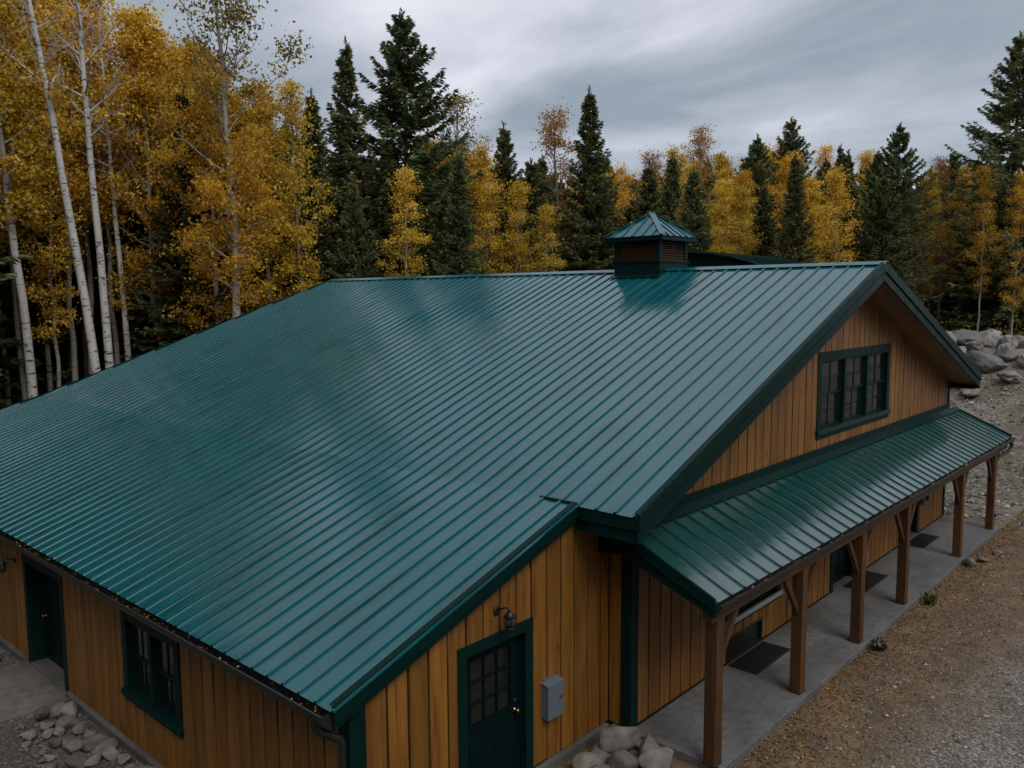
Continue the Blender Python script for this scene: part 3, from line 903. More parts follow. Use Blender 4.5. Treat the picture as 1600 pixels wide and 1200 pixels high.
# ---- gutters
def gutter(name, p, q, w, h, inward, leaves_seed, nleaf):
    """open trough running from p to q (its inner top edge), 'inward' points to the building"""
    p, q, n = Vector(p), Vector(q), Vector(inward)
    prof = [(0.0, 0.0), (0.0, -h), (-w * 0.72, -h), (-w * 0.85, -h * 0.55), (-w, -h * 0.35), (-w, 0.0), (-w + 0.018, 0.004), (-w + 0.018, -0.006), (-w + 0.008, -0.006), (-w + 0.008, -h * 0.34), (-w * 0.8, -h * 0.54), (-w * 0.68, -h + 0.008), (-0.008, -h + 0.008), (-0.008, 0.0)]
    poly = [p + n * a + UP * b_ for a, b_ in prof]
    nn_ = len(poly)
    vs = poly + [v + (q - p) for v in poly]
    fs = [(i, (i + 1) % nn_, nn_ + (i + 1) % nn_, nn_ + i) for i in range(nn_)]
    m = HB(); m.add(vs, fs)
    for e0 in (p, q):
        s_ = (q - p).normalized() * 0.006
        m.prism([e0 + n * a + UP * b_ for a, b_ in [(0, 0), (0, -h), (-w * 0.72, -h), (-w * 0.85, -h * 0.55), (-w, -h * 0.35), (-w, 0)]], s_ if e0 is p else -s_)
    g = m.build(name, 'gutter')
    # wet leaves lying in the trough
    r3 = np.random.default_rng(leaves_seed)
    t = r3.random(nleaf); a = r3.uniform(-w + 0.03, -0.02, nleaf); hh = r3.uniform(-h * 0.55, -h * 0.12, nleaf)
    P_ = np.array(p)[None] + (np.array(q - p))[None] * t[:, None] + np.array(n)[None] * a[:, None]
    P_[:, 2] += hh
    lv, lf, lr = leaf_cloud(P_, r3, 0.025, 0.06, flat=0.55)
    l = link('gutter_leaves', rawmesh('gutter_leaves', lv, lf, M['litter'], lr), g)
    tag(l, kind='stuff')
    return g

def leaf_cloud(P_, r, smin, smax, flat=0.0):
    """one bent diamond per point"""
    n = len(P_)
    s = r.uniform(smin, smax, n)
    d = r.normal(size=(n, 3)); d[:, 2] *= (1 - flat)
    d /= np.linalg.norm(d, axis=1)[:, None]
    e_ = r.normal(size=(n, 3)); e_[:, 2] *= (1 - flat)
    e_ -= d * (e_ * d).sum(1)[:, None]; e_ /= np.linalg.norm(e_, axis=1)[:, None]
    nn_ = np.cross(d, e_)
    A = P_ - d * s[:, None] * 0.5; B = P_ + e_ * s[:, None] * 0.36 + nn_ * s[:, None] * 0.12
    Cc = P_ + d * s[:, None] * 0.5; D = P_ - e_ * s[:, None] * 0.36 + nn_ * s[:, None] * 0.12
    v = np.stack([A, B, Cc, D], 1).reshape(-1, 3)
    f = np.arange(n * 4).reshape(n, 4)
    return v, f, np.repeat(r.random(n), 4)

gutter('gutter', (XE + 0.03, YW + 0.06, ZE - 0.045), (XE + 0.03, YBE - 0.1, ZE - 0.045), 0.17, 0.13, (1, 0, 0), 3, 380)

def downspout(pts, r=0.045):
    m = HB()
    m.tube(pts, r, 10)
    return m.build('downspout', 'gutter', smooth=True)
def arc(a, b_, c, n=6):
    a, b_, c = Vector(a), Vector(b_), Vector(c)
    return [a * (1 - t) ** 2 + b_ * 2 * t * (1 - t) + c * t * t for t in [i / n for i in range(n + 1)]]
gx = XE - 0.06
downspout([(gx, 7.62, ZE - 0.15)] + arc((gx, 7.62, ZE - 0.22), (gx, 7.62, ZE - 0.33), (gx + 0.12, 7.56, ZE - 0.38)) + arc((XS - 0.16, 7.52, ZE - 0.44), (XS - 0.06, 7.5, ZE - 0.47), (XS - 0.075, 7.5, ZE - 0.6)) + [(XS - 0.075, 7.5, -0.45)], 0.05)

# ---- porch
YP, ZP, ZT = 5.435, 2.558, 3.288
XP0, XP1 = 10.133, 28.268
SP = (ZT - ZP) / (YG - YP)
pz = lambda yy: ZP + (yy - YP) * SP
pd = HB().prism([(XP0 + 0.03, YP + 0.02, pz(YP) - 0.03), (XP1 - 0.03, YP + 0.02, pz(YP) - 0.03), (XP1 - 0.03, YG - 0.005, pz(YG) - 0.03), (XP0 + 0.03, YG - 0.005, pz(YG) - 0.03)], (0, 0, -0.10))
porch_roof = pd.build('porch_roof', 'soffit')
x = XP0 + 0.02
PPW = 0.413
while x < XP1 - 0.1:
    w = min(PPW, XP1 - x)
    prof = rib_profile(w, 0.032)
    rows = [[(x + a, yy, pz(yy) + h) for a, h in prof] for yy in (YP - 0.03, YG - 0.003)]
    vs = rows[0] + rows[1]; n = len(prof)
    meshobj('roof_panel', vs, [(k, k + 1, n + k + 1, n + k) for k in range(n - 1)], M['porch_metal'], porch_roof)
    x += PPW
MB().prism([(XP0, YG - 0.006, ZT + 0.20), (XWR + 0.05, YG - 0.006, ZT + 0.20), (XWR + 0.05, YG - 0.006, ZT - 0.05), (XP0, YG - 0.006, ZT - 0.05)], (0, -0.034, 0)).build('wall_flashing', 'trim', porch_roof)
MB().prism([(XP0, YG - 0.04, ZT + 0.055), (XP1, YG - 0.04, ZT + 0.055), (XP1, YG - 0.18, pz(YG - 0.18) + 0.042), (XP0, YG - 0.18, pz(YG - 0.18) + 0.042)], (0, 0, -0.006)).build('apron_flashing', 'trim', porch_roof)
for xx, s in ((XP0, 1), (XP1, -1)):
    ye = YWG - 0.01 if s == 1 else YG
    ze_ = ZT - 0.02
    poly = [(xx, YP - 0.02, ZP + 0.045), (xx, YG, ZT + 0.045), (xx, ye, ze_ + 0.02), (xx, ye, ze_ - 0.16), (xx, YG, ZT - 0.14), (xx, YP - 0.02, ZP - 0.12)]
    MB().prism(poly, (0.045 * s, 0, 0)).build('rake_cap', 'trim', porch_roof, bevel=0.004)
    poly = [(xx + 0.02 * s, YP - 0.02, ZP - 0.12), (xx + 0.02 * s, YG, ZT - 0.14), (xx + 0.02 * s, ye, ze_ - 0.16), (xx + 0.02 * s, ye, ze_ - 0.40), (xx + 0.02 * s, YG, ZT - 0.37), (xx + 0.02 * s, YP - 0.02, ZP - 0.24)]
    MB().prism(poly, (0.04 * s, 0, 0)).build('rake_board', 'trim', porch_roof)
    poly = [(xx - 0.01 * s, YP - 0.02, ZP - 0.108), (xx - 0.01 * s, YG, ZT - 0.128), (xx - 0.01 * s, YG, ZT - 0.142), (xx - 0.01 * s, YP - 0.02, ZP - 0.122)]
    MB().prism(poly, (0.012 * s, 0, 0)).build('drip_edge', 'trim', porch_roof)
gutter('gutter', (XP0 + 0.02, YP + 0.005, ZP - 0.03), (XP1 + 0.02, YP + 0.005, ZP - 0.03), 0.13, 0.11, (0, 1, 0), 4, 420)
downspout([(28.05, YP - 0.07, ZP - 0.13)] + arc((28.05, YP - 0.07, ZP - 0.2), (28.05, YP - 0.05, ZP - 0.42), (27.7, 5.50, ZP - 0.48)) + arc((27.3, 5.55, ZP - 0.55), (27.06, 5.58, ZP - 0.6), (27.06, 5.58, ZP - 0.8)) + [(27.06, 5.58, 0.42), (27.1, 5.5, 0.32)], 0.05)
# plate beam on the posts, rafters hidden above
HB().box(XP0 + 0.10, XP1 - 0.1, 5.50, 5.66, 2.20, 2.42).build('porch_beam', 'beam', bevel=0.006)
PX = [10.36, 13.32, 16.12, 18.86, 23.3, 26.72]
for i, px_ in enumerate(PX):
    post = HB().box(px_, px_ + 0.21, 5.49, 5.68, 0.012, 2.199).build('porch_post', 'post', bevel=0.008)
    MB().box(px_ - 0.006, px_ + 0.216, 5.484, 5.686, 0.001, 0.02).build('post_shoe', 'gutter', post)
    for s in (-1, 1):
        if i == 0 and s < 0:
            continue
        xb = px_ + 0.105 + s * 0.105
        c = xb - s * 0.01
        # curved knee brace: lower end on the post, upper end under the beam
        a0 = Vector((c, 0, 1.50)); a2 = Vector((c + s * 0.62, 0, 2.198)); a1 = Vector((c + s * 0.24, 0, 1.80))
        up_ = arc(a0 + Vector((0, 0, 0)), a1 + Vector((-s * 0.03, 0, 0.05)), a2 + Vector((-s * 0.11, 0, 0)))
        lo_ = arc(a0 + Vector((0, 0, -0.11)), a1 + Vector((s * 0.03, 0, -0.05)), a2)
        m = MB()
        poly = [(v.x, 5.55, v.z) for v in up_] + [(v.x, 5.55, v.z) for v in reversed(lo_)]
        k = len(up_)
        vs = [Vector(q) for q in poly] + [Vector(q) + Vector((0, 0.075, 0)) for q in poly]
        N = len(poly); fs = []
        for j in range(k - 1):
            fs.append((j, j + 1, N - 2 - j, N - 1 - j)); fs.append((N + j, N + N - 1 - j, N + N - 2 - j, N + j + 1))
        for j in range(N):
            fs.append((j, N + j, N + (j + 1) % N, (j + 1) % N))
        m.add(vs, fs)
        m.build('knee_brace', 'post', post)

# porch slab (pavement) in pours separated by narrow joints
slab = meshobj('porch_slab', [(XC - 0.02, 5.42, -0.05), (27.25, 5.42, -0.05), (27.25, YG + 0.03, -0.05), (XC - 0.02, YG + 0.03, -0.05)], [(0, 1, 2, 3)], M['found'])
tag(slab, kind='structure')
jx = [XC - 0.03, 14.9, 18.95, 23.1, 27.27]
for a, b_ in zip(jx[:-1], jx[1:]):
    MB().box(a + 0.005, b_ - 0.005, 5.40, YG - 0.026, -0.34, 0.0).build('slab_pour', 'concrete', slab, bevel=0.012)
pad = MB().box(3.2, XS - 0.005, 15.95, 18.35, -0.75, -0.52).build('concrete_pad', 'pad', bevel=0.015)
tag(pad, kind='structure')

# ---- cupola
CX0, CX1, CY0, CY1 = 18.68, 20.10, 11.75, 13.17
cb = HB().box(CX0, CX1, CY0, CY1, 6.9, 7.70)
cup = cb.build('cupola', 'trim', bevel=0.006)
MB().box(CX0 - 0.035, CX1 + 0.035, CY0 - 0.035, CY1 + 0.035, 7.69, 7.74).build('base_moulding', 'trim', cup)
ps = 0.13
for xx in (CX0, CX1 - ps):
    for yy in (CY0, CY1 - ps):
        MB().box(xx, xx + ps, yy, yy + ps, 7.74, 8.24).build('corner_post', 'trim', cup)
MB().box(CX0 + 0.12, CX1 - 0.12, CY0 + 0.12, CY1 - 0.12, 7.74, 8.22).build('louver_backing', 'backing', cup)
nl = 8
for k in range(nl):
    z = 7.755 + k * 0.06
    for (fx0, fx1, fy0, fy1, ax) in ((CX0 + 0.02, CX0 + 0.10, CY0 + ps, CY1 - ps, 'x0'), (CX0 + ps, CX1 - ps, CY0 + 0.02, CY0 + 0.10, 'y0'), (CX1 - 0.10, CX1 - 0.02, CY0 + ps, CY1 - ps, 'x1'), (CX0 + ps, CX1 - ps, CY1 - 0.10, CY1 - 0.02, 'y1')):
        m = MB()
        if ax == 'x0': m.prism([(fx0, fy0, z), (fx0, fy1, z), (fx1, fy1, z + 0.045), (fx1, fy0, z + 0.045)], (0, 0, 0.012))
        elif ax == 'x1': m.prism([(fx1, fy0, z), (fx1, fy1, z), (fx0, fy1, z + 0.045), (fx0, fy0, z + 0.045)], (0, 0, 0.012))
        elif ax == 'y0': m.prism([(fx0, fy0, z), (fx1, fy0, z), (fx1, fy1, z + 0.045), (fx0, fy1, z + 0.045)], (0, 0, 0.012))
        else: m.prism([(fx0, fy1, z), (fx1, fy1, z), (fx1, fy0, z + 0.045), (fx0, fy0, z + 0.045)], (0, 0, 0.012))
        m.build('louver_slat', 'beam', cup)
ccx, ccy = (CX0 + CX1) / 2, (CY0 + CY1) / 2
MB().box(CX0 + 0.03, CX0 + 0.055, ccy - 0.02, ccy + 0.02, 7.74, 8.24).build('louver_bar', 'trim', cup)
MB().box(ccx - 0.02, ccx + 0.02, CY0 + 0.03, CY0 + 0.055, 7.74, 8.24).build('louver_bar', 'trim', cup)
ov = 0.19
ex0, ex1, ey0, ey1 = CX0 - ov, CX1 + ov, CY0 - ov, CY1 + ov
MB().box(ex0, ex1, ey0, ey1, 8.24, 8.35).build('cap_fascia', 'trim', cup, bevel=0.006)
apex = Vector((ccx, ccy, 9.02))
cor = [Vector((ex0 - 0.03, ey0 - 0.03, 8.36)), Vector((ex1 + 0.03, ey0 - 0.03, 8.36)), Vector((ex1 + 0.03, ey1 + 0.03, 8.36)), Vector((ex0 - 0.03, ey1 + 0.03, 8.36))]
for i in range(4):
    a, b_ = cor[i], cor[(i + 1) % 4]
    meshobj('cap_roof_face', [a, b_, apex], [(0, 1, 2)], M['roof'], cup)
    nrm = (b_ - a).cross(apex - a).normalized()
    for j in range(1, 6):
        t = j / 6
        p0 = a.lerp(b_, t)
        mid_ = (a + b_) / 2
        # rib runs straight up the slope until it meets a hip
        upv = (apex - mid_)
        frac = 1 - abs(t - 0.5) * 2
        p1 = p0 + upv * frac * 0.97
        MB().bar(p0 + nrm * 0.012, p1 + nrm * 0.012, 0.03, 0.035, nrm).build('cap_rib', 'roof', cup)
    n2 = (nrm + (a - cor[i - 1]).cross(apex - cor[i - 1]).normalized()).normalized()
    MB().bar(a + n2 * 0.02, apex + n2 * 0.02, 0.15, 0.02, n2).build('hip_cap', 'roof', cup)
MB().prism([(CX0 - 0.20, CY0 - 0.06, roof_z(CX0 - 0.20) + 0.042), (CX0 - 0.20, CY1 + 0.06, roof_z(CX0 - 0.20) + 0.042), (CX0 + 0.02, CY1 + 0.06, roof_z(CX0 + 0.02) + 0.046), (CX0 + 0.02, CY0 - 0.06, roof_z(CX0 + 0.02) + 0.046)], (0, 0, -0.006)).build('base_flashing', 'trim', cup)

# ------------------------------------------------------------------ arched shed behind the ridge
sh = empty('arched_shed', (34.0, 18.6, 0.0), 'dark green arched shed roof showing just above the ridge, right of the cupola', 'shed')
def shed():
    cy, hw, wz, rise = 18.6, 7.6, 3.6, 5.05
    xa, xb = 31.0, 36.5
    pr_ = [(cy - hw * math.cos(math.pi * k / 28), wz + rise * math.sin(math.pi * k / 28)) for k in range(29)]
    inv = Matrix.Translation((-34.0, -18.6, 0.0))
    body = MB().prism([(xa + 0.2, cy - hw + 0.1, -0.2)] + [(xa + 0.2, cy + (a - cy) * 0.985, b_ - 0.08) for a, b_ in pr_] + [(xa + 0.2, cy + hw - 0.1, -0.2)], (xb - xa - 0.4, 0, 0)).build('wall', 'door', sh)
    body.matrix_parent_inverse = inv
    cov = MB()
    for (a, b_), (c_, d_) in zip(pr_[:-1], pr_[1:]):
        cov.prism([(xa, a, b_), (xa, c_, d_), (xa, c_ , d_ - 0.06), (xa, a, b_ - 0.06)], (xb - xa, 0, 0))
    c_ = cov.build('roof_cover', 'trim', sh)
    c_.matrix_parent_inverse = inv
    for k in range(12):
        xx = xa + 0.25 + k * 0.45
        rb = MB().tube([(xx, a, b_ + 0.015) for a, b_ in pr_], 0.03, 5).build('roof_rib', 'trim', sh)
        rb.matrix_parent_inverse = inv
shed()

# ------------------------------------------------------------------ fixtures on the walls
def lantern(frame, u, z, label):
    o, uu, vv, nn = frame
    p = o + uu * u + vv * z + nn * 0.026
    root = empty('wall_lantern', p, label, 'lamp')
    loc = lambda a, b_, c: uu * a + vv * b_ + nn * c
    m = MB(); m.tube([loc(0, 0, 0), loc(0, 0, 0.02), loc(0, 0, 0.03)], [0.075, 0.075, 0.05], 14); m.build('backplate', 'black', root, True)
    m = MB(); m.tube([loc(0, 0.01, 0.03), loc(0, 0.05, 0.1), loc(0, 0.09, 0.19), loc(0, 0.08, 0.25), loc(0, 0.03, 0.27)], 0.014, 8); m.build('arm', 'black', root, True)
    c = loc(0, 0.03, 0.27)
    m = MB(); m.lathe(c, [(0.008, 0.06), (0.02, 0.05), (0.012, 0.03), (0.05, 0.0), (0.095, -0.055), (0.09, -0.062)], 14); m.build('cap', 'black', root, True)
    m = MB(); m.lathe(c, [(0.066, -0.062), (0.074, -0.12), (0.062, -0.215)], 14); m.build('glass_chimney', 'lampglass', root, True)
    m = MB()
    for k in range(6):
        t = k * math.pi / 3
        q = [Vector((r * math.cos(t), r * math.sin(t), zz)) + c for r, zz in ((0.082, -0.06), (0.09, -0.12), (0.074, -0.22))]
        m.tube(q, 0.006, 5)
    m.build('cage', 'black', root)
    m = MB(); m.lathe(c, [(0.078, -0.215), (0.08, -0.228), (0.03, -0.245), (0.012, -0.275)], 14); m.build('base_cup', 'black', root, True)
    root.scale = (0.9, 0.9, 0.9)
lantern(F_W, 7.86, 2.60, 'black wall lantern above the green door with nine panes')
lantern(F_S, 18.72, 1.50, 'dark wall lantern under the gutter at the left edge')
# electrical box
eb = empty('electrical_box', (8.96, YWG, 0.96), 'grey metal electrical box on the wall right of the green door', 'utility box')
eb.scale = (0.86, 0.8, 0.86)
b_ = MB().box(-0.20, 0.20, -0.16, 0.0, -0.30, 0.30).build('body', 'box', eb, bevel=0.012)
MB().box(-0.205, 0.205, -0.178, -0.160, -0.305, 0.30).build('cover', 'box', eb, bevel=0.008)
MB().box(-0.15, 0.15, -0.02, 0.0, 0.30, 0.36).build('mounting_tab', 'box', eb)
MB().prism([(-0.215, -0.185, 0.296), (0.215, -0.185, 0.296), (0.215, 0.0, 0.32), (-0.215, 0.0, 0.32)], (0, 0, 0.008)).build('drip_hood', 'box', eb)
MB().box(0.09, 0.15, -0.205, -0.178, 0.02, 0.05).build('latch', 'brass', eb, bevel=0.004)
MB().tube([(0, -0.06, -0.30), (0, -0.06, -0.36), (0, -0.03, -0.42), (0, -0.01, -0.44)], 0.018, 8).build('conduit', 'box', eb, True)
# meter by the third porch door
mt = empty('wall_meter', (25.35, YG, 1.0), 'small dark meter box on the porch wall beyond the fourth post', 'meter')
MB().box(-0.22, 0.22, -0.12, 0.0, -0.2, 0.2).build('body', 'box', mt, bevel=0.02)
MB().tube([(0, -0.12, 0.03), (0, -0.19, 0.03), (0, -0.2, 0.03)], [0.13, 0.13, 0.1], 16).build('dial_glass', 'lampglass', mt, True)

# door mats
def doormat(x0, x1, y0, y1, label):
    r_ = empty('door_mat', ((x0 + x1) / 2, (y0 + y1) / 2, 0.001), label, 'door mat', 'black mats along the porch')
    hx, hy = (x1 - x0) / 2, (y1 - y0) / 2
    MB().box(-hx, hx, -hy, hy, 0.0, 0.012).build('mat_base', 'mat', r_, bevel=0.003)
    m = MB()
    n = int(hx * 2 / 0.05)
    for k in range(n):
        xx = -hx + 0.05 + k * (2 * hx - 0.1) / n
        m.box(xx, xx + 0.028, -hy + 0.04, hy - 0.04, 0.012, 0.019)
    m.build('ribbed_top', 'mat', r_)
doormat(13.55, 15.0, 6.38, 6.95, 'black door mat nearest the camera, between first and second porch posts')
doormat(19.15, 20.65, 6.40, 6.95, 'middle black door mat, beside the third porch post')
doormat(23.55, 25.0, 6.42, 6.93, 'farthest black door mat, by the fourth porch post')

# ------------------------------------------------------------------ rocks
def rock_mesh(seed, sub=3, squash=0.7, mat='rock'):
    import bmesh
    bm = bmesh.new()
    bmesh.ops.create_icosphere(bm, subdivisions=sub, radius=0.5)
    off = Vector((seed * 13.7, seed * 5.1, seed * 3.3))
    r_ = random.Random(seed)
    planes = [(Vector((r_.gauss(0, 1), r_.gauss(0, 1), r_.gauss(0, 1))).normalized(), r_.uniform(0.27, 0.42)) for _ in range(13)]
    for v in bm.verts:
        p = v.co.copy()
        d = 1 + 0.42 * noise.noise(p * 2.2 + off) + 0.16 * noise.noise(p * 5.5 + off)
        p = p * d
        for n_, k in planes:
            dd = p.dot(n_)
            if dd > k:
                p -= n_ * (dd - k) * 0.93
        p *= 1 + 0.10 * noise.noise(p * 7 + off) + 0.06 * noise.noise(p * 17 + off)
        p.z *= squash
        v.co = p
    me = bpy.data.meshes.new('rock')
    bm.to_mesh(me); bm.free()
    me.materials.append(M[mat])
    for p in me.polygons: p.use_smooth = True
    return me
RK = [rock_mesh(i + 1, 3, 0.62 + 0.08 * (i % 3)) for i in range(8)]
BK = [rock_mesh(i + 21, 4, 0.75, 'boulder') for i in range(6)]
def place_rock(me, x, y, s, label, group, name='rock', sink=0.25, sz=None, zadd=0.0):
    o = link(name, me)
    o.location = (x, y, ground_z(x, y) + s * sink + zadd)
    o.rotation_euler = (rng.uniform(-0.3, 0.3), rng.uniform(-0.3, 0.3), rng.uniform(0, 6.28))
    k = sz or (1, 1, 1)
    o.scale = (s * k[0] * rng.uniform(0.9, 1.25), s * k[1] * rng.uniform(0.85, 1.1), s * k[2])
    tag(o, label, 'rock', group)
    return o
GS = 'rocks in the row along the side wall'
r_s = random.Random(4)
yy = 9.6
while yy < 15.7:
    for row in range(3):
        s = (r_s.uniform(0.24, 0.5), r_s.uniform(0.18, 0.4), r_s.uniform(0.1, 0.25))[row]
        place_rock(RK[r_s.randrange(8)], 5.05 - 0.36 * row + r_s.uniform(-0.1, 0.1), yy + r_s.uniform(-0.15, 0.15), s, ('large grey rock set against the foundation below the side window', 'middle-row grey rock in the bed below the side window', 'small grey stone on the outer edge of the side wall bed')[row], GS)
    yy += 0.27
for k in range(12):
    place_rock(RK[r_s.randrange(8)], 4.95 - r_s.random() * 0.7, 18.7 + k * 0.2 + r_s.uniform(-0.1, 0.1), r_s.uniform(0.3, 0.55), 'rounded grey rock in the bed beyond the side door pad', 'rocks beyond the side door pad')
CR = [(10.05, 6.92, 0.72, 'largest pale rock in the corner beside the porch slab'), (9.62, 6.98, 0.42, 'rock leaning on the left of the largest corner rock'),
      (9.25, 6.95, 0.55, 'flat grey rock under the electrical box'), (9.55, 6.55, 0.55, 'broad rock in front of the leaning corner rock'),
      (9.0, 6.6, 0.6, 'grey rock nearest the green door'), (10.2, 6.45, 0.45, 'small dark rock at the slab edge in the corner bed'),
      (9.95, 6.25, 0.5, 'low rock at the bottom of the corner bed'), (10.28, 6.75, 0.25, 'tiny rock wedged between the slab and the largest corner rock'),
      (8.6, 6.75, 0.5, 'rock at the foot of the door frame')]
for k, (x, y, s, l) in enumerate(CR):
    place_rock(RK[(k * 3) % 8], x, y, s, l, 'rocks in the corner bed', sink=0.22)
# boulder bank on the right
r_b = random.Random(9)
BB = [(49.5, 13.2, 2.3), (51.2, 12.1, 2.6), (53.0, 11.4, 2.2), (48.0, 13.6, 1.7), (47.2, 11.8, 1.9), (48.9, 11.4, 1.5), (46.2, 10.2, 2.1), (44.8, 10.9, 1.6), (47.6, 9.6, 1.9), (49.4, 9.9, 1.6),
      (43.8, 10.2, 1.3), (45.2, 8.9, 1.4), (46.8, 8.3, 1.6), (51.4, 9.9, 1.8), (44.0, 11.9, 1.5), (46.0, 12.9, 1.5), (42.8, 11.2, 1.0), (50.3, 14.6, 1.7)]
for k, (x, y, s) in enumerate(BB):
    place_rock(BK[k % 6], x, y, s * 0.8, ('pale boulder on top of the bank below the right-hand trees' if x > 49 else 'pale boulder halfway up the bank at the right' if x > 46.1 else 'pale boulder at the foot of the bank beyond the porch'), 'boulders in the bank', 'boulder', 0.2)
for k in range(26):
    x = r_b.uniform(28.2, 42); y = r_b.uniform(5.5, 11.5) - (x - 28) * 0.02
    place_rock(BK[k % 6], x, y, r_b.uniform(0.25, 0.75), 'loose stone on the rough ground beyond the porch', 'stones beyond the porch', 'stone', 0.15)
for k, (x, y, s, l) in enumerate([(23.2, 5.22, 0.42, 'dark stone at the slab edge between fourth and fifth posts'), (23.75, 5.05, 0.34, 'pale stone beside the dark stone at the slab edge'), (24.6, 4.9, 0.3, 'small stone on the leaves near the fifth post')]):
    place_rock(RK[k + 2], x, y, s, l, 'stones at the slab edge', sink=0.15)


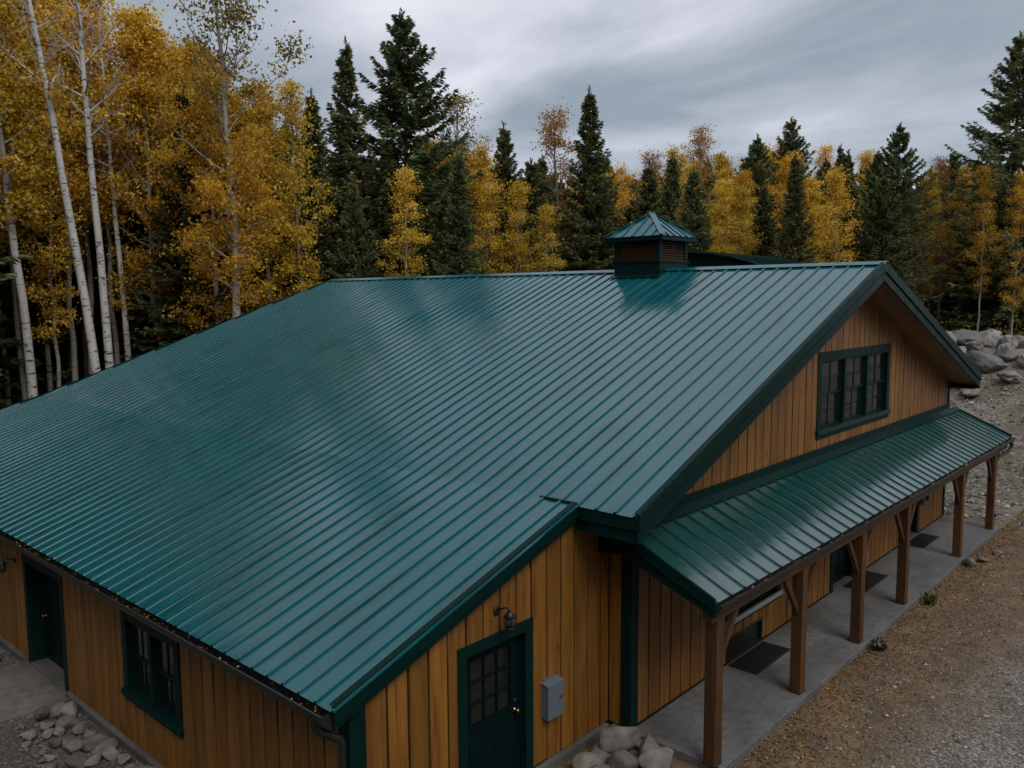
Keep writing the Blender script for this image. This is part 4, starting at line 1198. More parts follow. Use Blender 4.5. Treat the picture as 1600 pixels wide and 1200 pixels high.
# ------------------------------------------------------------------ trees
TREES = [
 ('aspen_tall', 13.15, 40.91, -0.22, 23.64, 0, 'tall slender yellow birch at the left edge of the forest'),
 ('birch_lean', 14.46, 36.46, -0.22, 22.44, 0, 'leaning white birch trunk crossing its upright neighbour'),
 ('birch_bare', 15.01, 37.36, -0.22, 23.71, 0, 'upright white birch with bare twiggy top beside the leaning one'),
 ('birch_bare', 18.18, 42.84, -0.22, 20.71, 0.3, 'thin grey birch just right of the white pair'),
 ('aspen_thin', 15.0, 43.36, -0.22, 17.63, 1.0, 'thin grey-barked aspen left of the leaning white birch'),
 ('birch_bare', 16.18, 48.05, -0.22, 17.69, 0.6, 'thin pale birch stem between the left-edge birch and the leaning one'),
 ('birch_bare', 14.3, 48.62, -0.22, 15.81, 0.2, 'thin pale birch stem cut by the left edge of the photo'),
 ('aspen_broad', 19.82, 42.53, -0.22, 20.77, 0.5, 'broad orange-gold aspen right of the white birch pair'),
 ('aspen_broad', 23.31, 44.66, -0.22, 20.7, 2.2, 'golden aspen tucked behind the tall sparse-topped aspen'),
 ('aspen_sparse', 19.62, 33.76, -0.22, 22.15, 0, 'tall aspen with sparse greenish top rising above the golden trees'),
 ('aspen_gold', 20.8, 38.45, -0.22, 18.15, 1.3, 'dense golden aspen at the foot of the tall sparse-topped aspen'),
 ('aspen_gold', 23.16, 37.34, -0.22, 17.12, 4.3, 'low golden aspen between the sparse-topped aspen and the pale slim birch'),
 ('aspen_thin', 23.73, 35.21, -0.22, 17.34, 0, 'slim golden birch with pale trunk left of the dark spruces'),
 ('spruce_narrow', 31.64, 45.95, -0.22, 20.1, 0, 'thin dark spruce tip peeking behind the slim golden birch'),
 ('spruce_narrow', 27.72, 36.8, -0.22, 20.37, 1, 'dark narrow spruce, the left one of the two tallest spruces'),
 ('spruce_broad', 31.21, 35.94, -0.22, 22.5, 0, 'tallest broad spruce standing against the sky'),
 ('aspen_sparse', 36.39, 37.71, -0.22, 19.15, 2, 'sparse green-gold tree right of the tallest spruce'),
 ('spruce_mid', 30.52, 32.21, -0.22, 12.49, 2, 'low dense spruce at the right foot of the tallest spruce'),
 ('spruce_mid', 37.01, 34.03, -0.22, 17.13, 3, 'small-topped spruce with orange leaves before it'),
 ('aspen_thin', 33.73, 30.16, -0.22, 13.1, 2, 'young golden aspen with thin pale trunk above the roof ridge'),
 ('aspen_pale', 39.13, 31.69, -0.18, 17.84, 0, 'thinning rust-gold aspen left of the narrow spruce'),
 ('aspen_thin', 33.82, 28.56, -0.22, 11.78, 3, 'short golden aspen below the thinning rust-gold one'),
 ('spruce_narrow', 38.95, 28.88, -0.09, 18.47, 2, 'narrow spruce with bare dark trunk left of the cupola'),
 ('aspen_gold', 44.11, 30.68, 0.37, 14.26, 1, 'golden aspen right behind the cupola roof'),
 ('aspen_pale', 47.03, 30.46, 0.78, 15.49, 3, 'pale half-bare aspen right of the narrow spruce'),
 ('aspen_pale', 49.85, 28.84, 1.88, 15.96, 1, 'thin rust-brown tree behind the cupola'),
 ('aspen_gold', 46.72, 24.8, 3.08, 10.54, 2, 'golden aspen above the green arched shed'),
 ('spruce_broad', 54.69, 26.48, 3.16, 14.51, 1, 'dark spruce just left of the broad right-hand spruce'),
 ('spruce_broad', 52.15, 23.3, 3.78, 14.16, 2, 'broad spruce above the right part of the roof ridge'),
 ('spruce_narrow', 56.43, 21.57, 3.78, 12.83, 3, 'narrow spruce between the two broad right-hand spruces'),
 ('spruce_broad', 54.68, 17.51, 3.78, 13.38, 4, 'broad spruce rising behind the gable peak'),
 ('aspen_gold', 51.36, 18.18, 3.78, 9.08, 0, 'golden aspen half hidden by the spruce behind the gable peak'),
 ('aspen_pale', 61.15, 16.36, 3.78, 12.14, 4, 'thin orange-topped aspen right of the gable peak'),
 ('aspen_gold', 57.05, 16.39, 3.78, 10.64, 5, 'orange-gold aspen touching the spruce behind the gable peak'),
 ('aspen_thin', 56.15, 12.89, 3.78, 10.49, 5, 'golden aspen with pale trunk growing among the boulders'),
 ('aspen_gold', 57.0, 11.21, 3.78, 9.9, 3, 'golden aspen at the right edge beside the tall spruce'),
 ('spruce_broad', 59.11, 11.87, 3.78, 18.59, 5, 'tall dark spruce cut by the right edge of the photo'),
 ('spruce_broad', 44.64, 27.68, 1.53, 11.77, 4.65, '~broad dark spruce in the second row behind the cupola and the arched shed'),
 ('spruce_narrow', 38.53, 38.65, -0.22, 15.06, 0.71, '~narrow dark spruce in the second row behind the two tallest spruces'),
 ('spruce_mid', 11.3, 53.48, -0.22, 29.58, 1.0, '~dense dark spruce in the second row behind the white birches'),
 ('spruce_broad', 44.81, 14.84, 2.38, 10.38, 0.01, '~broad dark spruce in the second row behind the gable peak'),
 ('spruce_narrow', 25.18, 54.22, -0.22, 20.87, 3.39, '~narrow dark spruce in the second row behind the broad orange-gold aspen'),
 ('aspen_gold', 40.52, 20.96, 0.5, 11.82, 6.07, '~dense golden aspen in the second row behind the cupola and the arched shed'),
 ('aspen_high', 16.34, 44.74, -0.22, 21.81, 4.26, '~tall bare-stemmed golden aspen in the second row behind the white birches'),
 ('spruce_broad', 26.42, 38.74, -0.22, 13.97, 1.98, '~broad dark spruce in the second row behind the tall sparse-topped aspen'),
 ('aspen_thin', 16.44, 63.72, -0.22, 29.54, 0.11, '~thin golden aspen in the second row behind the white birches'),
 ('spruce_broad', 47.7, 16.42, 3.45, 9.88, 0.29, '~broad dark spruce in the second row behind the gable peak'),
 ('spruce_narrow', 23.11, 55.92, -0.22, 22.27, 5.92, '~narrow dark spruce in the second row behind the broad orange-gold aspen'),
 ('spruce_narrow', 39.94, 33.58, -0.22, 15.49, 5.01, '~narrow dark spruce in the second row behind the narrow spruce by the cupola'),
 ('spruce_mid', 29.01, 42.19, -0.22, 14.16, 5.8, '~dense dark spruce in the second row behind the tall sparse-topped aspen'),
 ('spruce_broad', 51.39, 25.57, 3.52, 12.37, 6.2, '~broad dark spruce in the second row behind the right part of the ridge'),
 ('aspen_high', 23.76, 47.64, -0.22, 21.37, 0.35, '~tall bare-stemmed golden aspen in the second row behind the broad orange-gold aspen'),
 ('spruce_narrow', 38.97, 35.97, -0.22, 15.65, 5.96, '~narrow dark spruce in the second row behind the narrow spruce by the cupola'),
 ('aspen_high', 16.51, 52.3, -0.22, 29.22, 2.85, '~tall bare-stemmed golden aspen in the second row behind the white birches'),
 ('spruce_mid', 65.98, 6.43, 3.78, 9.96, 3.07, '~dense dark spruce in the second row above the boulder bank'),
 ('spruce_mid', 46.55, 20.06, 3.08, 11.21, 0.92, '~dense dark spruce in the second row behind the right part of the ridge'),
 ('spruce_broad', 34.1, 44.48, -0.22, 13.8, 3.14, '~broad dark spruce in the second row behind the two tallest spruces'),
 ('aspen_thin', 26.85, 48.17, -0.22, 17.78, 4.94, '~thin golden aspen in the second row behind the tall sparse-topped aspen'),
 ('spruce_broad', 30.94, 42.02, -0.22, 14.9, 4.83, '~broad dark spruce in the second row behind the two tallest spruces'),
 ('aspen_gold', 43.57, 23.01, 1.81, 11.23, 5.01, '~dense golden aspen in the second row behind the cupola and the arched shed'),
 ('spruce_broad', 36.96, 31.7, -0.22, 14.82, 5.89, '~broad dark spruce in the second row behind the narrow spruce by the cupola'),
 ('aspen_broad', 49.47, 22.1, 3.76, 11.41, 3.65, '~orange-leaved aspen in the second row behind the right part of the ridge'),
 ('aspen_gold', 34.38, 37.09, -0.22, 16.03, 3.96, '~dense golden aspen in the second row behind the two tallest spruces'),
 ('aspen_high', 13.59, 56.3, -0.22, 26.44, 1.99, '~tall bare-stemmed golden aspen in the second row behind the white birches'),
 ('aspen_high', 18.61, 44.92, -0.22, 21.4, 3.84, '~tall bare-stemmed golden aspen in the second row behind the broad orange-gold aspen'),
 ('spruce_mid', 29.2, 35.01, -0.22, 14.08, 5.22, '~dense dark spruce in the second row behind the two tallest spruces'),
 ('spruce_mid', 25.68, 33.81, -0.22, 12.82, 3.42, '~dense dark spruce in the second row behind the two tallest spruces'),
 ('aspen_broad', 63.23, 8.76, 3.78, 10.88, 4.03, '~orange-leaved aspen in the second row above the boulder bank'),
 ('spruce_broad', 41.15, 27.8, 0.43, 12.04, 3.82, '~broad dark spruce in the second row behind the cupola and the arched shed'),
 ('aspen_high', 19.17, 53.45, -0.22, 26.88, 1.42, '~tall bare-stemmed golden aspen in the second row behind the white birches'),
 ('spruce_broad', 29.28, 49.48, -0.22, 19.03, 5.74, '~broad dark spruce in the second row behind the tall sparse-topped aspen'),
 ('spruce_mid', 25.32, 43.46, -0.22, 18.25, 2.78, '~dense dark spruce in the second row behind the tall sparse-topped aspen'),
 ('spruce_broad', 61.41, 10.0, 3.78, 10.98, 0.97, '~broad dark spruce in the second row above the boulder bank'),
 ('aspen_gold', 44.05, 25.43, 1.91, 11.4, 4.78, '~dense golden aspen in the second row behind the cupola and the arched shed'),
 ('spruce_mid', 41.81, 30.09, 0.2, 13.38, 5.73, '~dense dark spruce in the second row behind the narrow spruce by the cupola'),
 ('aspen_high', 16.33, 60.92, -0.22, 27.16, 4.9, '~tall bare-stemmed golden aspen in the second row behind the white birches'),
 ('aspen_high', 24.89, 51.12, -0.22, 21.99, 4.54, '~tall bare-stemmed golden aspen in the second row behind the broad orange-gold aspen'),
 ('spruce_broad', 67.39, 7.93, 3.78, 10.73, 5.29, '~broad dark spruce in the second row above the boulder bank'),
 ('spruce_mid', 40.07, 25.84, 0.29, 13.82, 0.27, '~dense dark spruce in the second row behind the cupola and the arched shed'),
 ('spruce_mid', 15.2, 59.25, -0.22, 28.16, 5.72, '~dense dark spruce in the second row behind the white birches'),
 ('aspen_gold', 42.77, 17.95, 1.44, 11.26, 0.54, '~dense golden aspen in the second row behind the right part of the ridge'),
 ('spruce_narrow', 40.55, 17.76, 0.51, 13.13, 4.28, '~narrow dark spruce in the second row behind the right part of the ridge'),
 ('aspen_thin', 14.13, 46.5, -0.22, 25.2, 3.02, '~thin golden aspen in the second row behind the white birches'),
 ('aspen_thin', 41.28, 15.84, 0.79, 12.05, 3.89, '~thin golden aspen in the second row behind the right part of the ridge'),
 ('aspen_high', 18.64, 48.69, -0.22, 22.64, 1.6, '~tall bare-stemmed golden aspen in the second row behind the white birches'),
 ('aspen_broad', 22.58, 39.87, -0.22, 17.08, 3.03, '~orange-leaved aspen in the second row behind the tall sparse-topped aspen'),
 ('spruce_mid', 18.22, 55.31, -0.22, 28.37, 1.03, '~dense dark spruce in the second row behind the white birches'),
 ('spruce_mid', 35.29, 42.86, -0.22, 15.67, 2.94, '~dense dark spruce in the second row behind the two tallest spruces'),
 ('spruce_mid', 36.93, 41.09, -0.22, 17.23, 4.89, '~dense dark spruce in the second row behind the two tallest spruces'),
 ('aspen_thin', 27.27, 32.24, -0.22, 13.34, 3.26, '~thin golden aspen in the second row behind the two tallest spruces'),
 ('aspen_high', 13.21, 51.93, -0.22, 26.99, 1.6, '~tall bare-stemmed golden aspen in the second row behind the white birches'),
 ('spruce_mid', 12.25, 48.68, -0.22, 25.9, 2.53, '~dense dark spruce in the second row behind the white birches'),
 ('spruce_broad', 42.44, 33.87, -0.22, 14.41, 1.35, '~broad dark spruce in the second row behind the narrow spruce by the cupola'),
 ('aspen_high', 12.67, 58.74, -0.22, 27.86, 3.93, '~tall bare-stemmed golden aspen in the second row behind the white birches'),
 ('aspen_high', 17.18, 58.65, -0.22, 26.56, 0.51, '~tall bare-stemmed golden aspen in the second row behind the white birches'),
 ('spruce_mid', 20.64, 40.4, -0.22, 17.36, 1.54, '~dense dark spruce in the second row behind the broad orange-gold aspen'),
 ('spruce_broad', 28.79, 45.41, -0.22, 17.19, 4.11, '~broad dark spruce in the second row behind the tall sparse-topped aspen'),
 ('aspen_broad', 49.34, 18.98, 3.75, 10.36, 4.12, '~orange-leaved aspen in the second row behind the right part of the ridge'),
 ('spruce_mid', 42.39, 20.22, 1.27, 11.43, 0.82, '~dense dark spruce in the second row behind the right part of the ridge'),
 ('spruce_narrow', 54.85, 20.47, 3.78, 10.85, 3.74, '~narrow dark spruce in the second row behind the right part of the ridge'),
 ('aspen_high', 20.64, 44.43, -0.22, 21.69, 4.72, '~tall bare-stemmed golden aspen in the second row behind the broad orange-gold aspen'),
 ('aspen_thin', 26.98, 52.23, -0.22, 19.23, 3.88, '~thin golden aspen in the second row behind the broad orange-gold aspen'),
 ('aspen_broad', 49.31, 25.06, 3.62, 10.74, 2.36, '~orange-leaved aspen in the second row behind the cupola and the arched shed'),
 ('spruce_broad', 29.92, 38.36, -0.22, 13.56, 6.17, '~broad dark spruce in the second row behind the two tallest spruces'),
 ('spruce_narrow', 21.85, 48.12, -0.22, 20.72, 3.42, '~narrow dark spruce in the second row behind the broad orange-gold aspen'),
 ('spruce_mid', 48.18, 27.08, 2.71, 10.76, 2.43, '~dense dark spruce in the second row behind the cupola and the arched shed'),
 ('aspen_gold', 25.46, 46.35, -0.22, 17.37, 3.97, '~dense golden aspen in the second row behind the tall sparse-topped aspen'),
 ('spruce_mid', 44.71, 16.75, 2.33, 11.87, 5.21, '~dense dark spruce in the second row behind the right part of the ridge'),
 ('spruce_broad', 24.57, 40.17, -0.22, 16.08, 1.18, '~broad dark spruce in the second row behind the tall sparse-topped aspen'),
 ('spruce_narrow', 63.69, 11.14, 3.78, 10.2, 0.65, '~narrow dark spruce in the second row above the boulder bank'),
 ('aspen_gold', 65.6, 8.79, 3.78, 12.14, 4.53, '~dense golden aspen in the second row above the boulder bank'),
 ('aspen_thin', 33.29, 32.09, -0.22, 13.16, 2.4, '~thin golden aspen in the second row behind the two tallest spruces'),
 ('aspen_high', 12.86, 63.28, -0.22, 28.58, 2.88, '~tall bare-stemmed golden aspen in the second row behind the white birches'),
 ('spruce_narrow', 29.54, 30.34, -0.22, 14.05, 5.56, '~narrow dark spruce in the second row behind the two tallest spruces'),
 ('aspen_high', 19.11, 51.18, -0.22, 22.11, 0.7, '~tall bare-stemmed golden aspen in the second row behind the white birches'),
 ('spruce_mid', 41.13, 23.86, 0.74, 13.0, 3.65, '~dense dark spruce in the second row behind the cupola and the arched shed'),
 ('aspen_high', 15.19, 54.06, -0.22, 27.64, 5.81, '~tall bare-stemmed golden aspen in the second row behind the white birches'),
 ('spruce_mid', 28.55, 40.26, -0.22, 14.03, 2.85, '~dense dark spruce in the second row behind the two tallest spruces'),
 ('spruce_mid', 25.24, 36.56, -0.22, 13.01, 1.73, '~dense dark spruce in the second row behind the tall sparse-topped aspen'),
 ('spruce_narrow', 22.73, 42.58, -0.22, 18.68, 3.24, '~narrow dark spruce in the second row behind the tall sparse-topped aspen'),
 ('aspen_high', 17.59, 46.53, -0.22, 22.84, 0.55, '~tall bare-stemmed golden aspen in the second row behind the white birches'),
 ('spruce_mid', 31.39, 40.09, -0.22, 13.83, 2.56, '~dense dark spruce in the second row behind the two tallest spruces'),
 ('spruce_mid', 40.92, 35.79, -0.22, 13.66, 0.65, '~dense dark spruce in the second row behind the narrow spruce by the cupola'),
 ('aspen_high', 19.05, 61.3, -0.22, 27.84, 2.8, '~tall bare-stemmed golden aspen in the second row behind the white birches'),
 ('spruce_mid', 60.36, 14.04, 3.78, 11.08, 5.51, '~dense dark spruce in the second row above the boulder bank'),
 ('spruce_mid', 13.26, 66.57, -0.22, 29.85, 2.64, '~dense dark spruce in the second row behind the white birches'),
 ('spruce_mid', 12.73, 61.13, -0.22, 28.72, 2.73, '~dense dark spruce in the second row behind the white birches'),
 ('aspen_gold', 34.87, 33.85, -0.22, 15.28, 4.82, '~dense golden aspen in the second row behind the two tallest spruces'),
 ('spruce_mid', 23.34, 49.59, -0.22, 20.28, 2.56, '~dense dark spruce in the second row behind the broad orange-gold aspen'),
 ('aspen_high', 16.19, 56.68, -0.22, 28.28, 2.87, '~tall bare-stemmed golden aspen in the second row behind the white birches'),
 ('spruce_broad', 50.86, 20.5, 3.78, 10.62, 1.09, '~broad dark spruce in the second row behind the right part of the ridge'),
 ('aspen_high', 21.43, 52.85, -0.22, 20.38, 5.34, '~tall bare-stemmed golden aspen in the second row behind the broad orange-gold aspen'),
 ('aspen_thin', 72.37, 18.85, 3.78, 12.17, 3.5, '~thin golden aspen deep in the forest above the boulder bank'),
 ('spruce_mid', 39.95, 51.15, -0.22, 17.5, 1.63, '~dense dark spruce deep in the forest behind the two tallest spruces'),
 ('spruce_mid', 39.92, 41.0, -0.22, 17.66, 2.31, '~dense dark spruce deep in the forest behind the two tallest spruces'),
 ('aspen_gold', 75.02, 10.48, 3.78, 11.7, 3.72, '~dense golden aspen deep in the forest above the boulder bank'),
 ('spruce_mid', 34.52, 53.09, -0.22, 19.71, 5.37, '~dense dark spruce deep in the forest behind the tall sparse-topped aspen'),
 ('spruce_broad', 61.63, 20.97, 3.78, 13.01, 3.67, '~broad dark spruce deep in the forest behind the gable peak'),
 ('spruce_mid', 31.94, 52.25, -0.22, 20.32, 3.67, '~dense dark spruce deep in the forest behind the tall sparse-topped aspen'),
 ('spruce_broad', 34.71, 60.47, -0.22, 22.86, 0.75, '~broad dark spruce deep in the forest behind the tall sparse-topped aspen'),
 ('spruce_mid', 54.93, 37.57, -0.22, 16.03, 5.47, '~dense dark spruce deep in the forest behind the cupola and the arched shed'),
 ('aspen_gold', 57.19, 34.76, -0.22, 17.98, 2.92, '~dense golden aspen deep in the forest behind the cupola and the arched shed'),
 ('aspen_thin', 44.62, 35.25, -0.22, 14.87, 2.98, '~thin golden aspen deep in the forest behind the narrow spruce by the cupola'),
 ('spruce_mid', 51.86, 43.96, -0.22, 17.88, 3.8, '~dense dark spruce deep in the forest behind the narrow spruce by the cupola'),
 ('spruce_mid', 53.79, 30.0, 1.19, 15.31, 3.77, '~dense dark spruce deep in the forest behind the cupola and the arched shed'),
 ('spruce_mid', 43.83, 46.58, -0.22, 18.98, 5.83, '~dense dark spruce deep in the forest behind the two tallest spruces'),
 ('aspen_high', 16.52, 75.35, -0.22, 33.26, 1.01, '~tall bare-stemmed golden aspen deep in the forest behind the white birches'),
 ('spruce_mid', 44.29, 53.92, -0.22, 19.17, 4.36, '~dense dark spruce deep in the forest behind the two tallest spruces'),
 ('aspen_high', 28.02, 57.76, -0.22, 21.52, 3.02, '~tall bare-stemmed golden aspen deep in the forest behind the broad orange-gold aspen'),
 ('spruce_narrow', 41.81, 39.57, -0.22, 15.38, 3.0, '~narrow dark spruce deep in the forest behind the narrow spruce by the cupola'),
 ('spruce_mid', 77.24, 10.85, 3.78, 14.1, 4.16, '~dense dark spruce deep in the forest above the boulder bank'),
 ('spruce_mid', 37.57, 56.28, -0.22, 19.64, 3.86, '~dense dark spruce deep in the forest behind the tall sparse-topped aspen'),
 ('aspen_gold', 63.09, 33.51, -0.19, 17.09, 4.42, '~dense golden aspen deep in the forest behind the cupola and the arched shed'),
 ('spruce_mid', 30.5, 62.51, -0.22, 23.41, 1.42, '~dense dark spruce deep in the forest behind the broad orange-gold aspen'),
 ('aspen_pale', 46.35, 42.97, -0.22, 16.06, 2.94, '~half-bare rusty aspen deep in the forest behind the narrow spruce by the cupola'),
 ('spruce_narrow', 73.14, 11.57, 3.78, 12.07, 2.03, '~narrow dark spruce deep in the forest above the boulder bank'),
 ('aspen_gold', 66.58, 30.35, 0.99, 17.81, 4.09, '~dense golden aspen deep in the forest behind the right part of the ridge'),
 ('aspen_gold', 63.3, 15.78, 3.78, 11.5, 4.39, '~dense golden aspen deep in the forest above the boulder bank'),
 ('spruce_broad', 80.82, 11.18, 3.78, 12.41, 2.68, '~broad dark spruce deep in the forest above the boulder bank'),
 ('spruce_mid', 80.28, 14.99, 3.78, 12.24, 4.83, '~dense dark spruce deep in the forest above the boulder bank'),
 ('spruce_broad', 50.52, 41.59, -0.22, 16.47, 4.49, '~broad dark spruce deep in the forest behind the narrow spruce by the cupola'),
 ('aspen_gold', 47.92, 44.24, -0.22, 16.79, 6.02, '~dense golden aspen deep in the forest behind the narrow spruce by the cupola'),
 ('aspen_high', 16.55, 68.39, -0.22, 29.24, 5.1, '~tall bare-stemmed golden aspen deep in the forest behind the white birches'),
 ('aspen_thin', 55.71, 41.01, -0.22, 17.23, 1.63, '~thin golden aspen deep in the forest behind the narrow spruce by the cupola'),
 ('spruce_narrow', 20.8, 62.76, -0.22, 28.84, 2.22, '~narrow dark spruce deep in the forest behind the white birches'),
 ('spruce_mid', 54.4, 33.07, -0.12, 17.24, 1.69, '~dense dark spruce deep in the forest behind the cupola and the arched shed'),
 ('spruce_mid', 25.92, 71.41, -0.22, 28.64, 3.41, '~dense dark spruce deep in the forest behind the white birches'),
 ('spruce_broad', 66.95, 15.58, 3.78, 10.66, 5.62, '~broad dark spruce deep in the forest above the boulder bank'),
 ('spruce_narrow', 35.19, 65.75, -0.22, 23.23, 5.09, '~narrow dark spruce deep in the forest behind the tall sparse-topped aspen'),
 ('spruce_narrow', 14.9, 72.83, -0.22, 31.98, 0.94, '~narrow dark spruce deep in the forest behind the white birches'),
 ('spruce_broad', 78.16, 8.53, 3.78, 13.68, 2.68, '~broad dark spruce deep in the forest above the boulder bank'),
 ('spruce_broad', 47.34, 40.3, -0.22, 16.93, 2.99, '~broad dark spruce deep in the forest behind the narrow spruce by the cupola'),
 ('aspen_thin', 36.82, 59.2, -0.22, 21.87, 0.65, '~thin golden aspen deep in the forest behind the tall sparse-topped aspen'),
 ('spruce_mid', 33.75, 67.52, -0.22, 24.49, 4.22, '~dense dark spruce deep in the forest behind the broad orange-gold aspen'),
 ('aspen_high', 21.7, 59.08, -0.22, 24.36, 4.24, '~tall bare-stemmed golden aspen deep in the forest behind the white birches'),
 ('spruce_broad', 34.05, 50.04, -0.22, 17.9, 1.32, '~broad dark spruce deep in the forest behind the tall sparse-topped aspen'),
 ('spruce_broad', 68.4, 17.7, 3.78, 13.39, 5.59, '~broad dark spruce deep in the forest above the boulder bank'),
 ('aspen_gold', 48.91, 34.92, -0.22, 15.25, 5.58, '~dense golden aspen deep in the forest behind the cupola and the arched shed'),
 ('aspen_high', 18.06, 72.01, -0.22, 30.64, 1.47, '~tall bare-stemmed golden aspen deep in the forest behind the white birches'),
 ('spruce_mid', 26.25, 63.41, -0.22, 22.71, 4.92, '~dense dark spruce deep in the forest behind the broad orange-gold aspen'),
 ('aspen_thin', 26.17, 74.79, -0.22, 29.28, 1.87, '~thin golden aspen deep in the forest behind the white birches'),
 ('aspen_broad', 73.46, 8.52, 3.78, 11.44, 5.87, '~orange-leaved aspen deep in the forest above the boulder bank'),
 ('aspen_gold', 54.59, 23.75, 3.78, 12.22, 5.71, '~dense golden aspen deep in the forest behind the right part of the ridge'),
 ('aspen_high', 24.25, 60.67, -0.22, 22.61, 2.59, '~tall bare-stemmed golden aspen deep in the forest behind the white birches'),
 ('aspen_thin', 68.86, 27.3, 2.76, 16.07, 0.6, '~thin golden aspen deep in the forest behind the right part of the ridge'),
 ('spruce_mid', 29.11, 66.85, -0.22, 24.54, 4.54, '~dense dark spruce deep in the forest behind the broad orange-gold aspen'),
 ('spruce_mid', 38.98, 43.71, -0.22, 17.5, 0.23, '~dense dark spruce deep in the forest behind the two tallest spruces'),
 ('spruce_mid', 83.03, 12.05, 3.78, 14.02, 1.75, '~dense dark spruce deep in the forest above the boulder bank'),
 ('aspen_thin', 64.11, 22.65, 3.78, 13.5, 5.83, '~thin golden aspen deep in the forest behind the gable peak'),
 ('spruce_broad', 35.89, 49.45, -0.22, 16.51, 3.16, '~broad dark spruce deep in the forest behind the two tallest spruces'),
 ('aspen_gold', 49.72, 48.75, -0.22, 18.14, 5.84, '~dense golden aspen deep in the forest behind the two tallest spruces'),
 ('spruce_mid', 68.05, 23.23, 3.78, 13.96, 0.99, '~dense dark spruce deep in the forest behind the gable peak'),
 ('aspen_high', 17.29, 78.74, -0.22, 34.36, 0.14, '~tall bare-stemmed golden aspen deep in the forest behind the white birches'),
 ('aspen_gold', 44.37, 48.58, -0.22, 17.12, 1.38, '~dense golden aspen deep in the forest behind the two tallest spruces'),
 ('aspen_gold', 71.4, 7.67, 3.78, 12.09, 1.8, '~dense golden aspen deep in the forest above the boulder bank'),
 ('spruce_broad', 72.86, 15.64, 3.78, 11.79, 5.23, '~broad dark spruce deep in the forest above the boulder bank'),
 ('aspen_broad', 34.18, 58.53, -0.22, 20.8, 1.67, '~orange-leaved aspen deep in the forest behind the tall sparse-topped aspen'),
 ('aspen_thin', 40.07, 60.12, -0.22, 19.71, 3.53, '~thin golden aspen deep in the forest behind the tall sparse-topped aspen'),
 ('spruce_narrow', 18.11, 64.85, -0.22, 28.81, 3.9, '~narrow dark spruce deep in the forest behind the white birches'),
 ('spruce_mid', 76.76, 19.8, 3.78, 13.39, 2.96, '~dense dark spruce deep in the forest above the boulder bank'),
 ('spruce_mid', 40.94, 54.26, -0.22, 17.01, 6.0, '~dense dark spruce deep in the forest behind the two tallest spruces'),
 ('spruce_narrow', 46.61, 33.49, -0.2, 16.25, 2.2, '~narrow dark spruce deep in the forest behind the narrow spruce by the cupola'),
 ('spruce_broad', 66.07, 26.59, 3.11, 14.27, 4.77, '~broad dark spruce deep in the forest behind the right part of the ridge'),
 ('aspen_high', 29.9, 64.38, -0.22, 24.15, 3.71, '~tall bare-stemmed golden aspen deep in the forest behind the broad orange-gold aspen'),
 ('spruce_broad', 66.17, 22.54, 3.78, 11.52, 4.59, '~broad dark spruce deep in the forest behind the gable peak'),
 ('aspen_gold', 74.08, 14.15, 3.78, 12.24, 3.94, '~dense golden aspen deep in the forest above the boulder bank'),
 ('spruce_broad', 38.52, 45.84, -0.22, 16.12, 0.23, '~broad dark spruce deep in the forest behind the two tallest spruces'),
 ('aspen_broad', 60.47, 30.35, 0.99, 15.98, 2.05, '~orange-leaved aspen deep in the forest behind the right part of the ridge'),
 ('spruce_broad', 39.49, 55.66, -0.22, 16.97, 5.59, '~broad dark spruce deep in the forest behind the two tallest spruces'),
 ('aspen_thin', 62.01, 36.16, -0.22, 18.08, 0.78, '~thin golden aspen deep in the forest behind the cupola and the arched shed'),
 ('aspen_high', 30.11, 70.48, -0.22, 26.0, 1.52, '~tall bare-stemmed golden aspen deep in the forest behind the broad orange-gold aspen'),
 ('aspen_thin', 42.78, 57.23, -0.22, 18.61, 5.54, '~thin golden aspen deep in the forest behind the two tallest spruces'),
 ('aspen_gold', 59.33, 38.36, -0.22, 17.0, 1.27, '~dense golden aspen deep in the forest behind the cupola and the arched shed'),
 ('spruce_mid', 31.32, 58.89, -0.22, 23.27, 4.24, '~dense dark spruce deep in the forest behind the broad orange-gold aspen'),
 ('spruce_broad', 53.07, 38.12, -0.22, 16.39, 0.61, '~broad dark spruce deep in the forest behind the narrow spruce by the cupola'),
 ('aspen_gold', 35.22, 46.05, -0.22, 15.13, 2.95, '~dense golden aspen deep in the forest behind the two tallest spruces'),
 ('aspen_thin', 31.16, 56.16, -0.22, 20.07, 1.32, '~thin golden aspen deep in the forest behind the tall sparse-topped aspen'),
 ('spruce_broad', 85.94, 9.47, 3.78, 15.12, 4.58, '~broad dark spruce deep in the forest above the boulder bank'),
 ('aspen_thin', 46.03, 51.65, -0.22, 19.63, 1.64, '~thin golden aspen deep in the forest behind the two tallest spruces'),
 ('aspen_thin', 33.26, 48.05, -0.22, 17.06, 2.27, '~thin golden aspen deep in the forest behind the tall sparse-topped aspen'),
 ('aspen_high', 26.73, 68.15, -0.22, 24.55, 0.89, '~tall bare-stemmed golden aspen deep in the forest behind the white birches'),
 ('aspen_high', 22.07, 67.88, -0.22, 30.08, 4.85, '~tall bare-stemmed golden aspen deep in the forest behind the white birches'),
 ('spruce_broad', 34.69, 63.31, -0.22, 21.81, 1.43, '~broad dark spruce deep in the forest behind the tall sparse-topped aspen'),
 ('spruce_broad', 70.1, 15.4, 3.78, 11.95, 4.76, '~broad dark spruce deep in the forest above the boulder bank'),
 ('spruce_broad', 58.05, 77.83, -0.22, 20.88, 0.2, '~broad dark spruce deep in the forest behind the two tallest spruces'),
 ('spruce_broad', 41.91, 76.08, -0.22, 26.66, 0.03, '~broad dark spruce deep in the forest behind the tall sparse-topped aspen'),
 ('spruce_broad', 67.71, 67.52, -0.22, 21.0, 4.31, '~broad dark spruce deep in the forest behind the two tallest spruces'),
